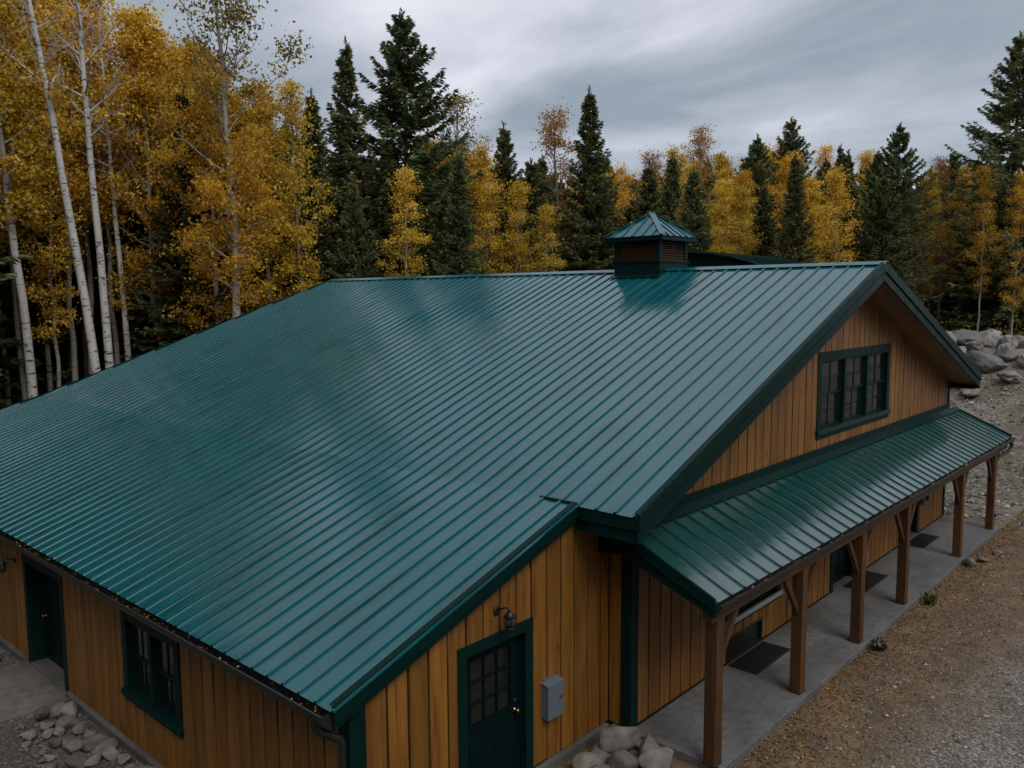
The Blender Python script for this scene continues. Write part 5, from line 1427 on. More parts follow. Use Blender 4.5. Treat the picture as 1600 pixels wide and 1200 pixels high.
 ('spruce_broad', 83.14, 54.96, -0.22, 20.47, 3.11, '~broad dark spruce deep in the forest behind the cupola and the arched shed'),
 ('spruce_mid', 101.38, 16.04, 3.78, 15.55, 4.17, '~dense dark spruce deep in the forest above the boulder bank'),
 ('aspen_broad', 70.74, 66.31, -0.22, 20.19, 5.97, '~orange-leaved aspen deep in the forest behind the narrow spruce by the cupola'),
 ('spruce_broad', 20.69, 85.06, -0.22, 36.38, 1.61, '~broad dark spruce deep in the forest behind the white birches'),
 ('aspen_gold', 26.53, 86.05, -0.22, 36.55, 1.21, '~dense golden aspen deep in the forest behind the white birches'),
 ('spruce_broad', 35.91, 91.21, -0.22, 31.69, 5.51, '~broad dark spruce deep in the forest behind the white birches'),
 ('spruce_broad', 87.93, 38.4, -0.22, 21.8, 2.39, '~broad dark spruce deep in the forest behind the right part of the ridge'),
 ('aspen_gold', 60.86, 75.92, -0.22, 22.29, 3.96, '~dense golden aspen deep in the forest behind the two tallest spruces'),
 ('spruce_mid', 75.84, 54.21, -0.22, 21.52, 2.37, '~dense dark spruce deep in the forest behind the cupola and the arched shed'),
 ('spruce_broad', 57.58, 58.89, -0.22, 19.64, 1.75, '~broad dark spruce deep in the forest behind the two tallest spruces'),
 ('spruce_broad', 49.59, 71.39, -0.22, 22.19, 0.41, '~broad dark spruce deep in the forest behind the tall sparse-topped aspen'),
 ('spruce_broad', 85.07, 47.28, -0.22, 20.23, 2.42, '~broad dark spruce deep in the forest behind the cupola and the arched shed'),
 ('spruce_broad', 68.92, 52.05, -0.22, 20.71, 3.12, '~broad dark spruce deep in the forest behind the narrow spruce by the cupola'),
 ('spruce_mid', 36.39, 83.25, -0.22, 28.84, 1.5, '~dense dark spruce deep in the forest behind the broad orange-gold aspen'),
 ('spruce_broad', 74.89, 45.34, -0.22, 20.47, 2.55, '~broad dark spruce deep in the forest behind the cupola and the arched shed'),
 ('spruce_broad', 82.58, 50.5, -0.22, 21.64, 3.53, '~broad dark spruce deep in the forest behind the cupola and the arched shed'),
 ('aspen_broad', 70.15, 37.6, -0.22, 19.61, 0.91, '~orange-leaved aspen deep in the forest behind the cupola and the arched shed'),
 ('spruce_mid', 60.86, 56.58, -0.22, 20.46, 6.01, '~dense dark spruce deep in the forest behind the narrow spruce by the cupola'),
 ('spruce_mid', 20.89, 87.78, -0.22, 36.32, 4.88, '~dense dark spruce deep in the forest behind the white birches'),
 ('spruce_broad', 93.15, 10.7, 3.78, 14.54, 6.27, '~broad dark spruce deep in the forest above the boulder bank'),
 ('spruce_mid', 80.08, 53.96, -0.22, 20.51, 2.77, '~dense dark spruce deep in the forest behind the cupola and the arched shed'),
 ('aspen_broad', 70.68, 33.22, -0.15, 19.59, 5.8, '~orange-leaved aspen deep in the forest behind the right part of the ridge'),
 ('aspen_broad', 64.36, 36.45, -0.22, 17.49, 4.91, '~orange-leaved aspen deep in the forest behind the cupola and the arched shed'),
 ('aspen_broad', 79.14, 35.91, -0.22, 19.46, 3.14, '~orange-leaved aspen deep in the forest behind the right part of the ridge'),
 ('aspen_broad', 23.58, 84.91, -0.22, 34.68, 0.93, '~orange-leaved aspen deep in the forest behind the white birches'),
 ('spruce_mid', 31.13, 99.13, -0.22, 39.87, 4.79, '~dense dark spruce deep in the forest behind the white birches'),
 ('spruce_broad', 92.84, 32.78, -0.06, 21.04, 2.48, '~broad dark spruce deep in the forest behind the gable peak'),
 ('aspen_broad', 56.22, 56.43, -0.22, 20.1, 5.03, '~orange-leaved aspen deep in the forest behind the two tallest spruces'),
 ('aspen_gold', 33.67, 95.81, -0.22, 35.67, 5.91, '~dense golden aspen deep in the forest behind the white birches'),
 ('spruce_broad', 27.51, 100.7, -0.22, 41.59, 5.4, '~broad dark spruce deep in the forest behind the white birches'),
 ('spruce_mid', 45.53, 88.0, -0.22, 30.27, 5.04, '~dense dark spruce deep in the forest behind the broad orange-gold aspen'),
 ('spruce_broad', 62.8, 44.96, -0.22, 17.28, 4.23, '~broad dark spruce deep in the forest behind the narrow spruce by the cupola'),
 ('spruce_broad', 97.55, 10.83, 3.78, 15.57, 1.79, '~broad dark spruce deep in the forest above the boulder bank'),
 ('spruce_mid', 75.65, 61.83, -0.22, 21.05, 4.29, '~dense dark spruce deep in the forest behind the narrow spruce by the cupola'),
 ('spruce_broad', 69.17, 43.93, -0.22, 18.48, 4.91, '~broad dark spruce deep in the forest behind the cupola and the arched shed'),
 ('spruce_mid', 58.9, 74.38, -0.22, 22.28, 2.07, '~dense dark spruce deep in the forest behind the two tallest spruces'),
 ('spruce_mid', 34.93, 102.98, -0.22, 38.09, 5.54, '~dense dark spruce deep in the forest behind the white birches'),
 ('spruce_broad', 84.36, 21.95, 3.78, 14.97, 0.83, '~broad dark spruce deep in the forest above the boulder bank'),
 ('spruce_broad', 36.92, 80.75, -0.22, 30.44, 1.89, '~broad dark spruce deep in the forest behind the broad orange-gold aspen'),
 ('spruce_mid', 112.64, 20.79, 3.78, 16.49, 4.77, '~dense dark spruce deep in the forest above the boulder bank'),
 ('spruce_broad', 55.06, 80.55, -0.22, 23.94, 4.72, '~broad dark spruce deep in the forest behind the tall sparse-topped aspen'),
 ('spruce_mid', 86.4, 41.02, -0.22, 21.75, 2.31, '~dense dark spruce deep in the forest behind the right part of the ridge'),
 ('spruce_mid', 85.63, 11.83, 3.78, 14.49, 2.77, '~dense dark spruce deep in the forest above the boulder bank'),
 ('spruce_mid', 83.59, 19.76, 3.78, 15.05, 2.13, '~dense dark spruce deep in the forest above the boulder bank'),
 ('spruce_broad', 75.24, 43.28, -0.22, 20.27, 0.26, '~broad dark spruce deep in the forest behind the cupola and the arched shed'),
 ('spruce_mid', 108.52, 15.74, 3.78, 18.11, 4.92, '~dense dark spruce deep in the forest above the boulder bank'),
 ('spruce_mid', 68.49, 60.62, -0.22, 20.2, 5.17, '~dense dark spruce deep in the forest behind the narrow spruce by the cupola'),
 ('spruce_broad', 106.03, 14.42, 3.78, 15.89, 4.61, '~broad dark spruce deep in the forest above the boulder bank'),
 ('spruce_mid', 81.36, 20.02, 3.78, 10.93, 5.92, '~dense dark spruce deep in the forest above the boulder bank'),
 ('spruce_mid', 117.47, 12.39, 3.78, 17.82, 2.75, '~dense dark spruce deep in the forest above the boulder bank'),
 ('aspen_gold', 99.66, 27.85, 2.46, 16.28, 3.09, '~dense golden aspen deep in the forest behind the gable peak'),
 ('spruce_mid', 107.62, 20.88, 3.78, 16.5, 5.38, '~dense dark spruce deep in the forest above the boulder bank'),
 ('aspen_gold', 108.63, 9.02, 3.78, 15.44, 3.34, '~dense golden aspen deep in the forest above the boulder bank'),
 ('spruce_broad', 95.38, 9.31, 3.78, 15.82, 6.24, '~broad dark spruce deep in the forest above the boulder bank'),
 ('spruce_broad', 88.83, 14.54, 3.78, 13.06, 3.86, '~broad dark spruce deep in the forest above the boulder bank'),
 ('aspen_gold', 105.06, 20.65, 3.78, 13.03, 4.56, '~dense golden aspen deep in the forest above the boulder bank'),
 ('spruce_narrow', 76.49, 14.99, 3.78, 12.36, 1.45, '~narrow dark spruce deep in the forest above the boulder bank'),
 ('spruce_mid', 108.22, 13.1, 3.78, 15.86, 1.11, '~dense dark spruce deep in the forest above the boulder bank'),
 ('spruce_broad', 99.19, 15.78, 3.78, 14.67, 1.02, '~broad dark spruce deep in the forest above the boulder bank'),
 ('spruce_mid', 94.75, 12.14, 3.78, 13.59, 1.67, '~dense dark spruce deep in the forest above the boulder bank'),
 ('spruce_broad', 99.06, 30.42, 0.95, 17.63, 4.33, '~broad dark spruce deep in the forest behind the gable peak'),
 ('spruce_broad', 99.67, 10.91, 3.78, 14.85, 6.09, '~broad dark spruce deep in the forest above the boulder bank'),
 ('aspen_gold', 93.06, 21.69, 3.78, 14.67, 3.51, '~dense golden aspen deep in the forest above the boulder bank'),
 ('spruce_narrow', 68.24, 11.82, 3.78, 9.46, 4.78, '~narrow dark spruce deep in the forest above the boulder bank'),
 ('spruce_broad', 82.78, 24.4, 3.76, 13.93, 1.82, '~broad dark spruce deep in the forest behind the gable peak'),
 ('spruce_mid', 77.4, 23.83, 3.78, 13.71, 2.08, '~dense dark spruce deep in the forest behind the gable peak'),
 ('spruce_mid', 73.1, 6.39, 3.78, 10.56, 0.76, '~dense dark spruce deep in the forest above the boulder bank'),
 ('spruce_broad', 86.28, 18.23, 3.78, 14.29, 0.05, '~broad dark spruce deep in the forest above the boulder bank'),
 ('spruce_mid', 105.38, 22.86, 3.78, 15.79, 1.55, '~dense dark spruce deep in the forest above the boulder bank'),
 ('spruce_mid', 110.16, 17.02, 3.78, 14.87, 3.02, '~dense dark spruce deep in the forest above the boulder bank'),
 ('spruce_broad', 90.62, 13.52, 3.78, 12.14, 1.21, '~broad dark spruce deep in the forest above the boulder bank'),
 ('spruce_narrow', 65.89, 13.01, 3.78, 10.65, 3.2, '~narrow dark spruce deep in the forest above the boulder bank'),
 ('spruce_broad', 89.13, 19.37, 3.78, 13.96, 2.66, '~broad dark spruce deep in the forest above the boulder bank'),
 ('aspen_gold', 63.89, 20.71, 3.78, 11.37, 5.1, '~dense golden aspen deep in the forest behind the gable peak'),
 ('spruce_broad', 79.89, 7.1, 3.78, 13.43, 4.98, '~broad dark spruce deep in the forest above the boulder bank'),
 ('aspen_thin', 74.27, 20.37, 3.78, 13.2, 1.32, '~thin golden aspen deep in the forest behind the gable peak'),
 ('spruce_mid', 86.82, 22.73, 3.78, 12.7, 3.64, '~dense dark spruce deep in the forest above the boulder bank'),
 ('aspen_gold', 90.07, 16.79, 3.78, 12.82, 5.17, '~dense golden aspen deep in the forest above the boulder bank'),
 ('aspen_gold', 84.96, 27.25, 2.79, 15.03, 5.23, '~dense golden aspen deep in the forest behind the gable peak'),
 ('spruce_broad', 100.04, 13.93, 3.78, 15.01, 4.02, '~broad dark spruce deep in the forest above the boulder bank'),
 ('spruce_broad', 98.25, 26.16, 3.3, 15.48, 1.24, '~broad dark spruce deep in the forest above the boulder bank'),
 ('spruce_narrow', -18.33, 44.71, -0.68, 25.3, 5.91, '~narrow dark spruce of the forest left of the birches, mirrored in the roof'),
 ('spruce_broad', -19.33, 51.53, -0.68, 26.43, 5.02, '~broad dark spruce of the forest left of the birches, mirrored in the roof'),
 ('aspen_gold', -16.26, 33.13, -0.68, 25.99, 4.83, '~dense golden aspen of the forest left of the birches, mirrored in the roof'),
 ('spruce_broad', -2.71, 39.15, -0.68, 26.45, 4.87, '~broad dark spruce of the forest left of the birches, mirrored in the roof'),
 ('aspen_broad', -12.03, 58.75, -0.68, 26.42, 6.25, '~orange-leaved aspen of the forest left of the birches, mirrored in the roof'),
 ('aspen_gold', -22.63, 42.25, -0.68, 28.41, 6.07, '~dense golden aspen of the forest left of the birches, mirrored in the roof'),
 ('aspen_gold', -14.56, 56.1, -0.68, 29.0, 4.28, '~dense golden aspen of the forest left of the birches, mirrored in the roof'),
 ('spruce_mid', -8.49, 36.58, -0.68, 27.4, 1.19, '~dense dark spruce of the forest left of the birches, mirrored in the roof'),
 ('spruce_mid', -13.49, 41.46, -0.68, 28.11, 1.99, '~dense dark spruce of the forest left of the birches, mirrored in the roof'),
 ('spruce_broad', -17.03, 50.81, -0.68, 28.54, 3.04, '~broad dark spruce of the forest left of the birches, mirrored in the roof'),
 ('spruce_broad', -16.48, 36.01, -0.68, 28.27, 3.73, '~broad dark spruce of the forest left of the birches, mirrored in the roof'),
 ('spruce_broad', 7.51, 50.43, -0.47, 25.16, 4.6, '~broad dark spruce of the forest left of the birches, mirrored in the roof'),
 ('aspen_gold', -4.3, 57.17, -0.68, 30.89, 4.6, '~dense golden aspen of the forest left of the birches, mirrored in the roof'),
 ('spruce_mid', -28.53, 51.07, -0.68, 29.33, 1.63, '~dense dark spruce of the forest left of the birches, mirrored in the roof'),
 ('aspen_broad', -14.38, 46.26, -0.68, 28.32, 1.78, '~orange-leaved aspen of the forest left of the birches, mirrored in the roof'),
 ('aspen_broad', -10.5, 35.2, -0.68, 28.42, 0.59, '~orange-leaved aspen of the forest left of the birches, mirrored in the roof'),
 ('spruce_broad', -2.41, 54.25, -0.68, 26.54, 4.9, '~broad dark spruce of the forest left of the birches, mirrored in the roof'),
 ('aspen_gold', -16.52, 47.31, -0.68, 26.09, 0.43, '~dense golden aspen of the forest left of the birches, mirrored in the roof'),
 ('aspen_gold', -17.6, 58.86, -0.68, 27.5, 2.42, '~dense golden aspen of the forest left of the birches, mirrored in the roof'),
 ('spruce_narrow', 9.23, 51.88, -0.22, 30.24, 2.22, '~narrow dark spruce of the forest left of the birches, mirrored in the roof'),
 ('spruce_broad', -1.99, 56.41, -0.68, 27.44, 0.82, '~broad dark spruce of the forest left of the birches, mirrored in the roof'),
 ('aspen_gold', 0.93, 51.25, -0.68, 28.97, 6.08, '~dense golden aspen of the forest left of the birches, mirrored in the roof'),
 ('aspen_gold', -0.98, 45.52, -0.68, 27.19, 0.7, '~dense golden aspen of the forest left of the birches, mirrored in the roof'),
 ('aspen_gold', 9.57, 44.66, -0.22, 25.81, 4.93, '~dense golden aspen of the forest left of the birches, mirrored in the roof'),
 ('aspen_gold', -13.8, 34.73, -0.68, 27.77, 4.87, '~dense golden aspen of the forest left of the birches, mirrored in the roof'),
 ('aspen_broad', 8.78, 47.98, -0.24, 28.53, 3.75, '~orange-leaved aspen of the forest left of the birches, mirrored in the roof'),
 ('aspen_gold', 6.53, 60.66, -0.65, 25.42, 4.87, '~dense golden aspen of the forest left of the birches, mirrored in the roof'),
 ('spruce_mid', 0.56, 59.2, -0.68, 30.25, 1.3, '~dense dark spruce of the forest left of the birches, mirrored in the roof'),
 ('spruce_mid', -11.48, 39.08, -0.68, 26.56, 5.0, '~dense dark spruce of the forest left of the birches, mirrored in the roof'),
 ('spruce_broad', -2.63, 48.07, -0.68, 27.04, 3.86, '~broad dark spruce of the forest left of the birches, mirrored in the roof'),
 ('aspen_broad', 4.24, 49.39, -0.68, 30.35, 4.44, '~orange-leaved aspen of the forest left of the birches, mirrored in the roof'),
 ('aspen_gold', -8.71, 48.79, -0.68, 26.8, 3.4, '~dense golden aspen of the forest left of the birches, mirrored in the roof'),
 ('aspen_gold', 2.47, 39.06, -0.68, 26.86, 1.36, '~dense golden aspen of the forest left of the birches, mirrored in the roof'),
 ('spruce_broad', -19.03, 56.34, -0.68, 30.67, 3.46, '~broad dark spruce of the forest left of the birches, mirrored in the roof'),
 ('spruce_mid', 9.4, 59.96, -0.22, 30.03, 5.75, '~dense dark spruce of the forest left of the birches, mirrored in the roof'),
 ('aspen_gold', -20.01, 48.89, -0.68, 28.15, 3.16, '~dense golden aspen of the forest left of the birches, mirrored in the roof'),
 ('spruce_mid', 4.07, 58.0, -0.68, 26.27, 5.31, '~dense dark spruce of the forest left of the birches, mirrored in the roof'),
 ('spruce_mid', -12.17, 50.74, -0.68, 26.9, 1.74, '~dense dark spruce of the forest left of the birches, mirrored in the roof'),
 ('spruce_narrow', -7.94, 40.52, -0.68, 26.47, 1.45, '~narrow dark spruce of the forest left of the birches, mirrored in the roof'),
 ('aspen_gold', -15.21, 40.04, -0.68, 29.78, 5.33, '~dense golden aspen of the forest left of the birches, mirrored in the roof'),
 ('spruce_mid', -10.78, 55.8, -0.68, 25.86, 1.16, '~dense dark spruce of the forest left of the birches, mirrored in the roof'),
 ('spruce_mid', 6.83, 55.11, -0.6, 28.4, 5.01, '~dense dark spruce of the forest left of the birches, mirrored in the roof'),
 ('aspen_gold', -19.65, 42.57, -0.68, 26.76, 2.6, '~dense golden aspen of the forest left of the birches, mirrored in the roof'),
 ('aspen_gold', -5.39, 39.49, -0.68, 26.45, 5.1, '~dense golden aspen of the forest left of the birches, mirrored in the roof'),
 ('spruce_mid', -23.16, 51.18, -0.68, 26.87, 5.29, '~dense dark spruce of the forest left of the birches, mirrored in the roof'),
 ('spruce_mid', 1.25, 56.25, -0.68, 28.96, 0.1, '~dense dark spruce of the forest left of the birches, mirrored in the roof'),
 ('spruce_narrow', -0.07, 39.39, -0.68, 25.16, 0.97, '~narrow dark spruce of the forest left of the birches, mirrored in the roof'),
 ('spruce_narrow', -19.36, 37.96, -0.68, 25.26, 3.2, '~narrow dark spruce of the forest left of the birches, mirrored in the roof'),
 ('aspen_broad', 2.35, 61.9, -0.68, 30.72, 2.87, '~orange-leaved aspen of the forest left of the birches, mirrored in the roof'),
 ('spruce_narrow', 1.75, 37.18, -0.68, 27.02, 3.89, '~narrow dark spruce of the forest left of the birches, mirrored in the roof'),
 ('spruce_narrow', -24.93, 55.2, -0.68, 27.05, 3.52, '~narrow dark spruce of the forest left of the birches, mirrored in the roof'),
 ('spruce_mid', -22.72, 45.63, -0.68, 26.76, 3.69, '~dense dark spruce of the forest left of the birches, mirrored in the roof'),
 ('aspen_gold', -20.36, 46.22, -0.68, 27.66, 2.51, '~dense golden aspen of the forest left of the birches, mirrored in the roof'),
 ('aspen_broad', -0.94, 42.24, -0.68, 29.61, 3.02, '~orange-leaved aspen of the forest left of the birches, mirrored in the roof'),
 ('spruce_broad', 11.51, 50.59, -0.22, 30.55, 2.94, '~broad dark spruce of the forest left of the birches, mirrored in the roof'),
 ('spruce_broad', -12.33, 36.75, -0.68, 29.7, 5.41, '~broad dark spruce of the forest left of the birches, mirrored in the roof'),
 ('spruce_mid', 6.7, 37.46, -0.62, 30.49, 1.81, '~dense dark spruce of the forest left of the birches, mirrored in the roof'),
 ('aspen_gold', 9.89, 57.74, -0.22, 25.61, 5.2, '~dense golden aspen of the forest left of the birches, mirrored in the roof'),
 ('spruce_narrow', 2.8, 41.57, -0.68, 30.54, 4.95, '~narrow dark spruce of the forest left of the birches, mirrored in the roof'),
 ('spruce_broad', -7.24, 45.67, -0.68, 30.96, 5.05, '~broad dark spruce of the forest left of the birches, mirrored in the roof'),
 ('aspen_gold', -8.59, 58.59, -0.68, 26.82, 1.71, '~dense golden aspen of the forest left of the birches, mirrored in the roof'),
 ('spruce_narrow', -13.93, 51.74, -0.68, 27.01, 3.57, '~narrow dark spruce of the forest left of the birches, mirrored in the roof'),
 ('aspen_gold', -7.47, 52.21, -0.68, 30.66, 4.88, '~dense golden aspen of the forest left of the birches, mirrored in the roof'),
 ('spruce_mid', -8.39, 43.78, -0.68, 30.85, 3.18, '~dense dark spruce of the forest left of the birches, mirrored in the roof'),
 ('spruce_mid', -20.38, 53.74, -0.68, 29.34, 3.28, '~dense dark spruce of the forest left of the birches, mirrored in the roof'),
 ('spruce_narrow', -13.31, 44.32, -0.68, 30.23, 3.56, '~narrow dark spruce of the forest left of the birches, mirrored in the roof'),
 ('aspen_gold', -11.95, 47.4, -0.68, 29.42, 0.32, '~dense golden aspen of the forest left of the birches, mirrored in the roof'),
 ('aspen_gold', -9.93, 53.15, -0.68, 30.63, 4.32, '~dense golden aspen of the forest left of the birches, mirrored in the roof'),
 ('spruce_broad', 1.91, 48.5, -0.68, 25.17, 0.07, '~broad dark spruce of the forest left of the birches, mirrored in the roof'),
 ('spruce_mid', -7.36, 60.48, -0.68, 29.19, 1.49, '~dense dark spruce of the forest left of the birches, mirrored in the roof'),
 ('spruce_mid', -3.47, 50.83, -0.68, 30.11, 4.4, '~dense dark spruce of the forest left of the birches, mirrored in the roof'),
 ('aspen_gold', -0.89, 36.38, -0.68, 28.21, 2.44, '~dense golden aspen of the forest left of the birches, mirrored in the roof'),
 ('spruce_mid', -25.43, 51.79, -0.68, 25.54, 0.09, '~dense dark spruce of the forest left of the birches, mirrored in the roof'),
 ('aspen_gold', -21.07, 57.75, -0.68, 30.06, 5.81, '~dense golden aspen of the forest left of the birches, mirrored in the roof'),
 ('aspen_gold', -5.42, 48.92, -0.68, 28.54, 1.84, '~dense golden aspen of the forest left of the birches, mirrored in the roof'),
 ('spruce_mid', 0.24, 61.63, -0.68, 29.37, 5.67, '~dense dark spruce of the forest left of the birches, mirrored in the roof'),
 ('spruce_narrow', -7.92, 55.79, -0.68, 30.27, 5.04, '~narrow dark spruce of the forest left of the birches, mirrored in the roof'),
 ('spruce_mid', -17.94, 31.87, -0.68, 29.16, 4.95, '~dense dark spruce of the forest left of the birches, mirrored in the roof'),
 ('spruce_broad', 5.75, 44.27, -0.68, 27.01, 2.93, '~broad dark spruce of the forest left of the birches, mirrored in the roof'),
 ('aspen_gold', -22.19, 55.31, -0.68, 30.84, 6.06, '~dense golden aspen of the forest left of the birches, mirrored in the roof'),
 ('aspen_gold', -18.7, 33.98, -0.68, 26.78, 4.09, '~dense golden aspen of the forest left of the birches, mirrored in the roof'),
 ('aspen_gold', -17.14, 40.74, -0.68, 27.99, 1.26, '~dense golden aspen of the forest left of the birches, mirrored in the roof'),
 ('spruce_broad', 5.72, 51.84, -0.68, 27.24, 1.48, '~broad dark spruce of the forest left of the birches, mirrored in the roof'),
 ('spruce_mid', -1.32, 49.92, -0.68, 30.21, 4.6, '~dense dark spruce of the forest left of the birches, mirrored in the roof'),
 ('aspen_broad', -5.64, 36.31, -0.68, 25.68, 0.51, '~orange-leaved aspen of the forest left of the birches, mirrored in the roof'),
 ('aspen_broad', 5.65, 47.26, -0.68, 27.32, 4.57, '~orange-leaved aspen of the forest left of the birches, mirrored in the roof'),
 ('spruce_mid', 3.02, 51.71, -0.68, 29.68, 0.22, '~dense dark spruce of the forest left of the birches, mirrored in the roof'),
 ('spruce_narrow', 4.99, 38.61, -0.68, 25.54, 1.62, '~narrow dark spruce of the forest left of the birches, mirrored in the roof'),
 ('spruce_broad', -14.85, 37.64, -0.68, 26.48, 3.66, '~broad dark spruce of the forest left of the birches, mirrored in the roof'),
 ('aspen_gold', 0.48, 53.96, -0.68, 25.96, 0.24, '~dense golden aspen of the forest left of the birches, mirrored in the roof'),
 ('aspen_gold', -21.65, 39.85, -0.68, 28.61, 0.4, '~dense golden aspen of the forest left of the birches, mirrored in the roof'),
 ('spruce_mid', 4.44, 60.91, -0.68, 26.27, 6.03, '~dense dark spruce of the forest left of the birches, mirrored in the roof'),
 ('spruce_broad', -9.04, 46.72, -0.68, 30.89, 5.98, '~broad dark spruce of the forest left of the birches, mirrored in the roof'),
 ('aspen_broad', 3.61, 44.22, -0.68, 27.65, 1.28, '~orange-leaved aspen of the forest left of the birches, mirrored in the roof'),
 ('aspen_gold', -10.48, 45.08, -0.68, 28.7, 3.4, '~dense golden aspen of the forest left of the birches, mirrored in the roof'),
 ('spruce_narrow', -15.53, 58.26, -0.68, 27.6, 4.45, '~narrow dark spruce of the forest left of the birches, mirrored in the roof'),
 ('spruce_mid', -17.73, 54.28, -0.68, 30.47, 3.37, '~dense dark spruce of the forest left of the birches, mirrored in the roof'),
 ('spruce_narrow', -22.53, 48.52, -0.68, 28.73, 2.25, '~narrow dark spruce of the forest left of the birches, mirrored in the roof'),
 ('aspen_gold', -27.73, 53.89, -0.68, 27.48, 2.4, '~dense golden aspen of the forest left of the birches, mirrored in the roof'),
 ('aspen_broad', 5.51, 40.68, -0.68, 29.92, 1.55, '~orange-leaved aspen of the forest left of the birches, mirrored in the roof'),
 ('aspen_gold', -30.86, 11.87, -0.68, 22.94, 3.53, '~dense golden aspen across the drive, mirrored in the window panes'),
 ('aspen_gold', -29.44, 0.7, -0.68, 23.9, 1.89, '~dense golden aspen across the drive, mirrored in the window panes'),
 ('aspen_broad', -24.8, 25.51, -0.68, 24.36, 0.19, '~orange-leaved aspen across the drive, mirrored in the window panes'),
 ('spruce_mid', -17.09, -17.19, -0.68, 22.7, 4.68, '~dense dark spruce across the drive, mirrored in the window panes'),
 ('aspen_gold', -14.48, -11.3, -0.68, 23.22, 5.98, '~dense golden aspen across the drive, mirrored in the window panes'),
 ('aspen_broad', 7.59, -27.06, -0.45, 21.25, 0.96, '~orange-leaved aspen across the drive, mirrored in the window panes'),
 ('spruce_mid', 29.06, -31.75, -0.22, 21.25, 0.51, '~dense dark spruce across the drive, mirrored in the window panes'),
 ('spruce_mid', -20.96, -5.02, -0.68, 25.35, 5.16, '~dense dark spruce across the drive, mirrored in the window panes'),
 ('spruce_mid', -28.6, 3.82, -0.68, 25.8, 5.18, '~dense dark spruce across the drive, mirrored in the window panes'),
 ('spruce_mid', -9.05, -13.91, -0.68, 23.83, 2.15, '~dense dark spruce across the drive, mirrored in the window panes'),
 ('aspen_broad', -10.7, -16.98, -0.68, 20.05, 2.76, '~orange-leaved aspen across the drive, mirrored in the window panes'),
 ('spruce_mid', -22.52, 4.44, -0.68, 25.01, 5.32, '~dense dark spruce across the drive, mirrored in the window panes'),
 ('aspen_gold', 32.05, -28.42, -0.22, 24.0, 3.36, '~dense golden aspen across the drive, mirrored in the window panes'),
 ('spruce_broad', 32.03, -31.44, -0.22, 22.97, 0.97, '~broad dark spruce across the drive, mirrored in the window panes'),
 ('aspen_broad', 22.38, -35.05, -0.22, 24.35, 3.48, '~orange-leaved aspen across the drive, mirrored in the window panes'),
 ('aspen_broad', -15.89, -2.79, -0.68, 24.32, 1.5, '~orange-leaved aspen across the drive, mirrored in the window panes'),
 ('spruce_mid', 28.09, -36.94, -0.22, 23.69, 0.72, '~dense dark spruce across the drive, mirrored in the window panes'),
 ('spruce_broad', -0.49, -38.37, -0.68, 24.72, 3.55, '~broad dark spruce across the drive, mirrored in the window panes'),
 ('spruce_mid', -26.96, 10.19, -0.68, 22.63, 5.34, '~dense dark spruce across the drive, mirrored in the window panes'),
 ('aspen_gold', 17.49, -29.93, -0.22, 21.07, 2.38, '~dense golden aspen across the drive, mirrored in the window panes'),
 ('aspen_gold', -13.7, 8.52, -0.68, 21.73, 2.48, '~dense golden aspen across the drive, mirrored in the window panes'),
 ('aspen_gold', 1.47, -39.4, -0.68, 25.1, 0.12, '~dense golden aspen across the drive, mirrored in the window panes'),
 ('aspen_gold', 4.6, -26.48, -0.68, 22.0, 2.13, '~dense golden aspen across the drive, mirrored in the window panes'),
 ('aspen_gold', 4.99, -40.83, -0.68, 22.9, 0.36, '~dense golden aspen across the drive, mirrored in the window panes'),
 ('spruce_mid', -15.55, 0.88, -0.68, 21.35, 5.1, '~dense dark spruce across the drive, mirrored in the window panes'),
 ('aspen_gold', -22.26, -14.99, -0.68, 22.85, 3.67, '~dense golden aspen across the drive, mirrored in the window panes'),
 ('aspen_gold', 10.51, -31.67, -0.22, 25.68, 0.5, '~dense golden aspen across the drive, mirrored in the window panes'),
 ('aspen_gold', 32.93, -16.85, -0.22, 22.55, 1.1, '~dense golden aspen across the drive, mirrored in the window panes'),
 ('aspen_broad', -21.76, 22.9, -0.68, 23.23, 5.39, '~orange-leaved aspen across the drive, mirrored in the window panes'),
 ('aspen_broad', 35.76, -21.41, -0.22, 22.96, 3.41, '~orange-leaved aspen across the drive, mirrored in the window panes'),
 ('aspen_gold', -17.3, 7.23, -0.68, 24.2, 4.79, '~dense golden aspen across the drive, mirrored in the window panes'),
 ('aspen_broad', -11.85, 10.4, -0.68, 24.67, 0.88, '~orange-leaved aspen across the drive, mirrored in the window panes'),
 ('spruce_mid', 23.44, -31.33, -0.22, 24.27, 5.43, '~dense dark spruce across the drive, mirrored in the window panes'),
 ('aspen_gold', 15.72, -24.12, -0.22, 20.22, 3.53, '~dense golden aspen across the drive, mirrored in the window panes'),
 ('spruce_mid', -20.25, 8.06, -0.68, 25.48, 3.74, '~dense dark spruce across the drive, mirrored in the window panes'),
 ('spruce_mid', -13.5, -3.03, -0.68, 20.39, 3.67, '~dense dark spruce across the drive, mirrored in the window panes'),
 ('aspen_gold', 9.52, -34.86, -0.22, 23.87, 0.27, '~dense golden aspen across the drive, mirrored in the window panes'),
 ('spruce_mid', 12.67, -34.64, -0.22, 25.91, 4.4, '~dense dark spruce across the drive, mirrored in the window panes'),
 ('aspen_broad', -25.79, -18.9, -0.68, 20.61, 4.13, '~orange-leaved aspen across the drive, mirrored in the window panes'),
 ('spruce_broad', -16.55, -9.86, -0.68, 23.2, 1.18, '~broad dark spruce across the drive, mirrored in the window panes'),
 ('aspen_gold', -2.86, -28.49, -0.68, 23.64, 2.44, '~dense golden aspen across the drive, mirrored in the window panes'),
 ('spruce_broad', -18.34, -26.55, -0.68, 21.86, 2.4, '~broad dark spruce across the drive, mirrored in the window panes'),
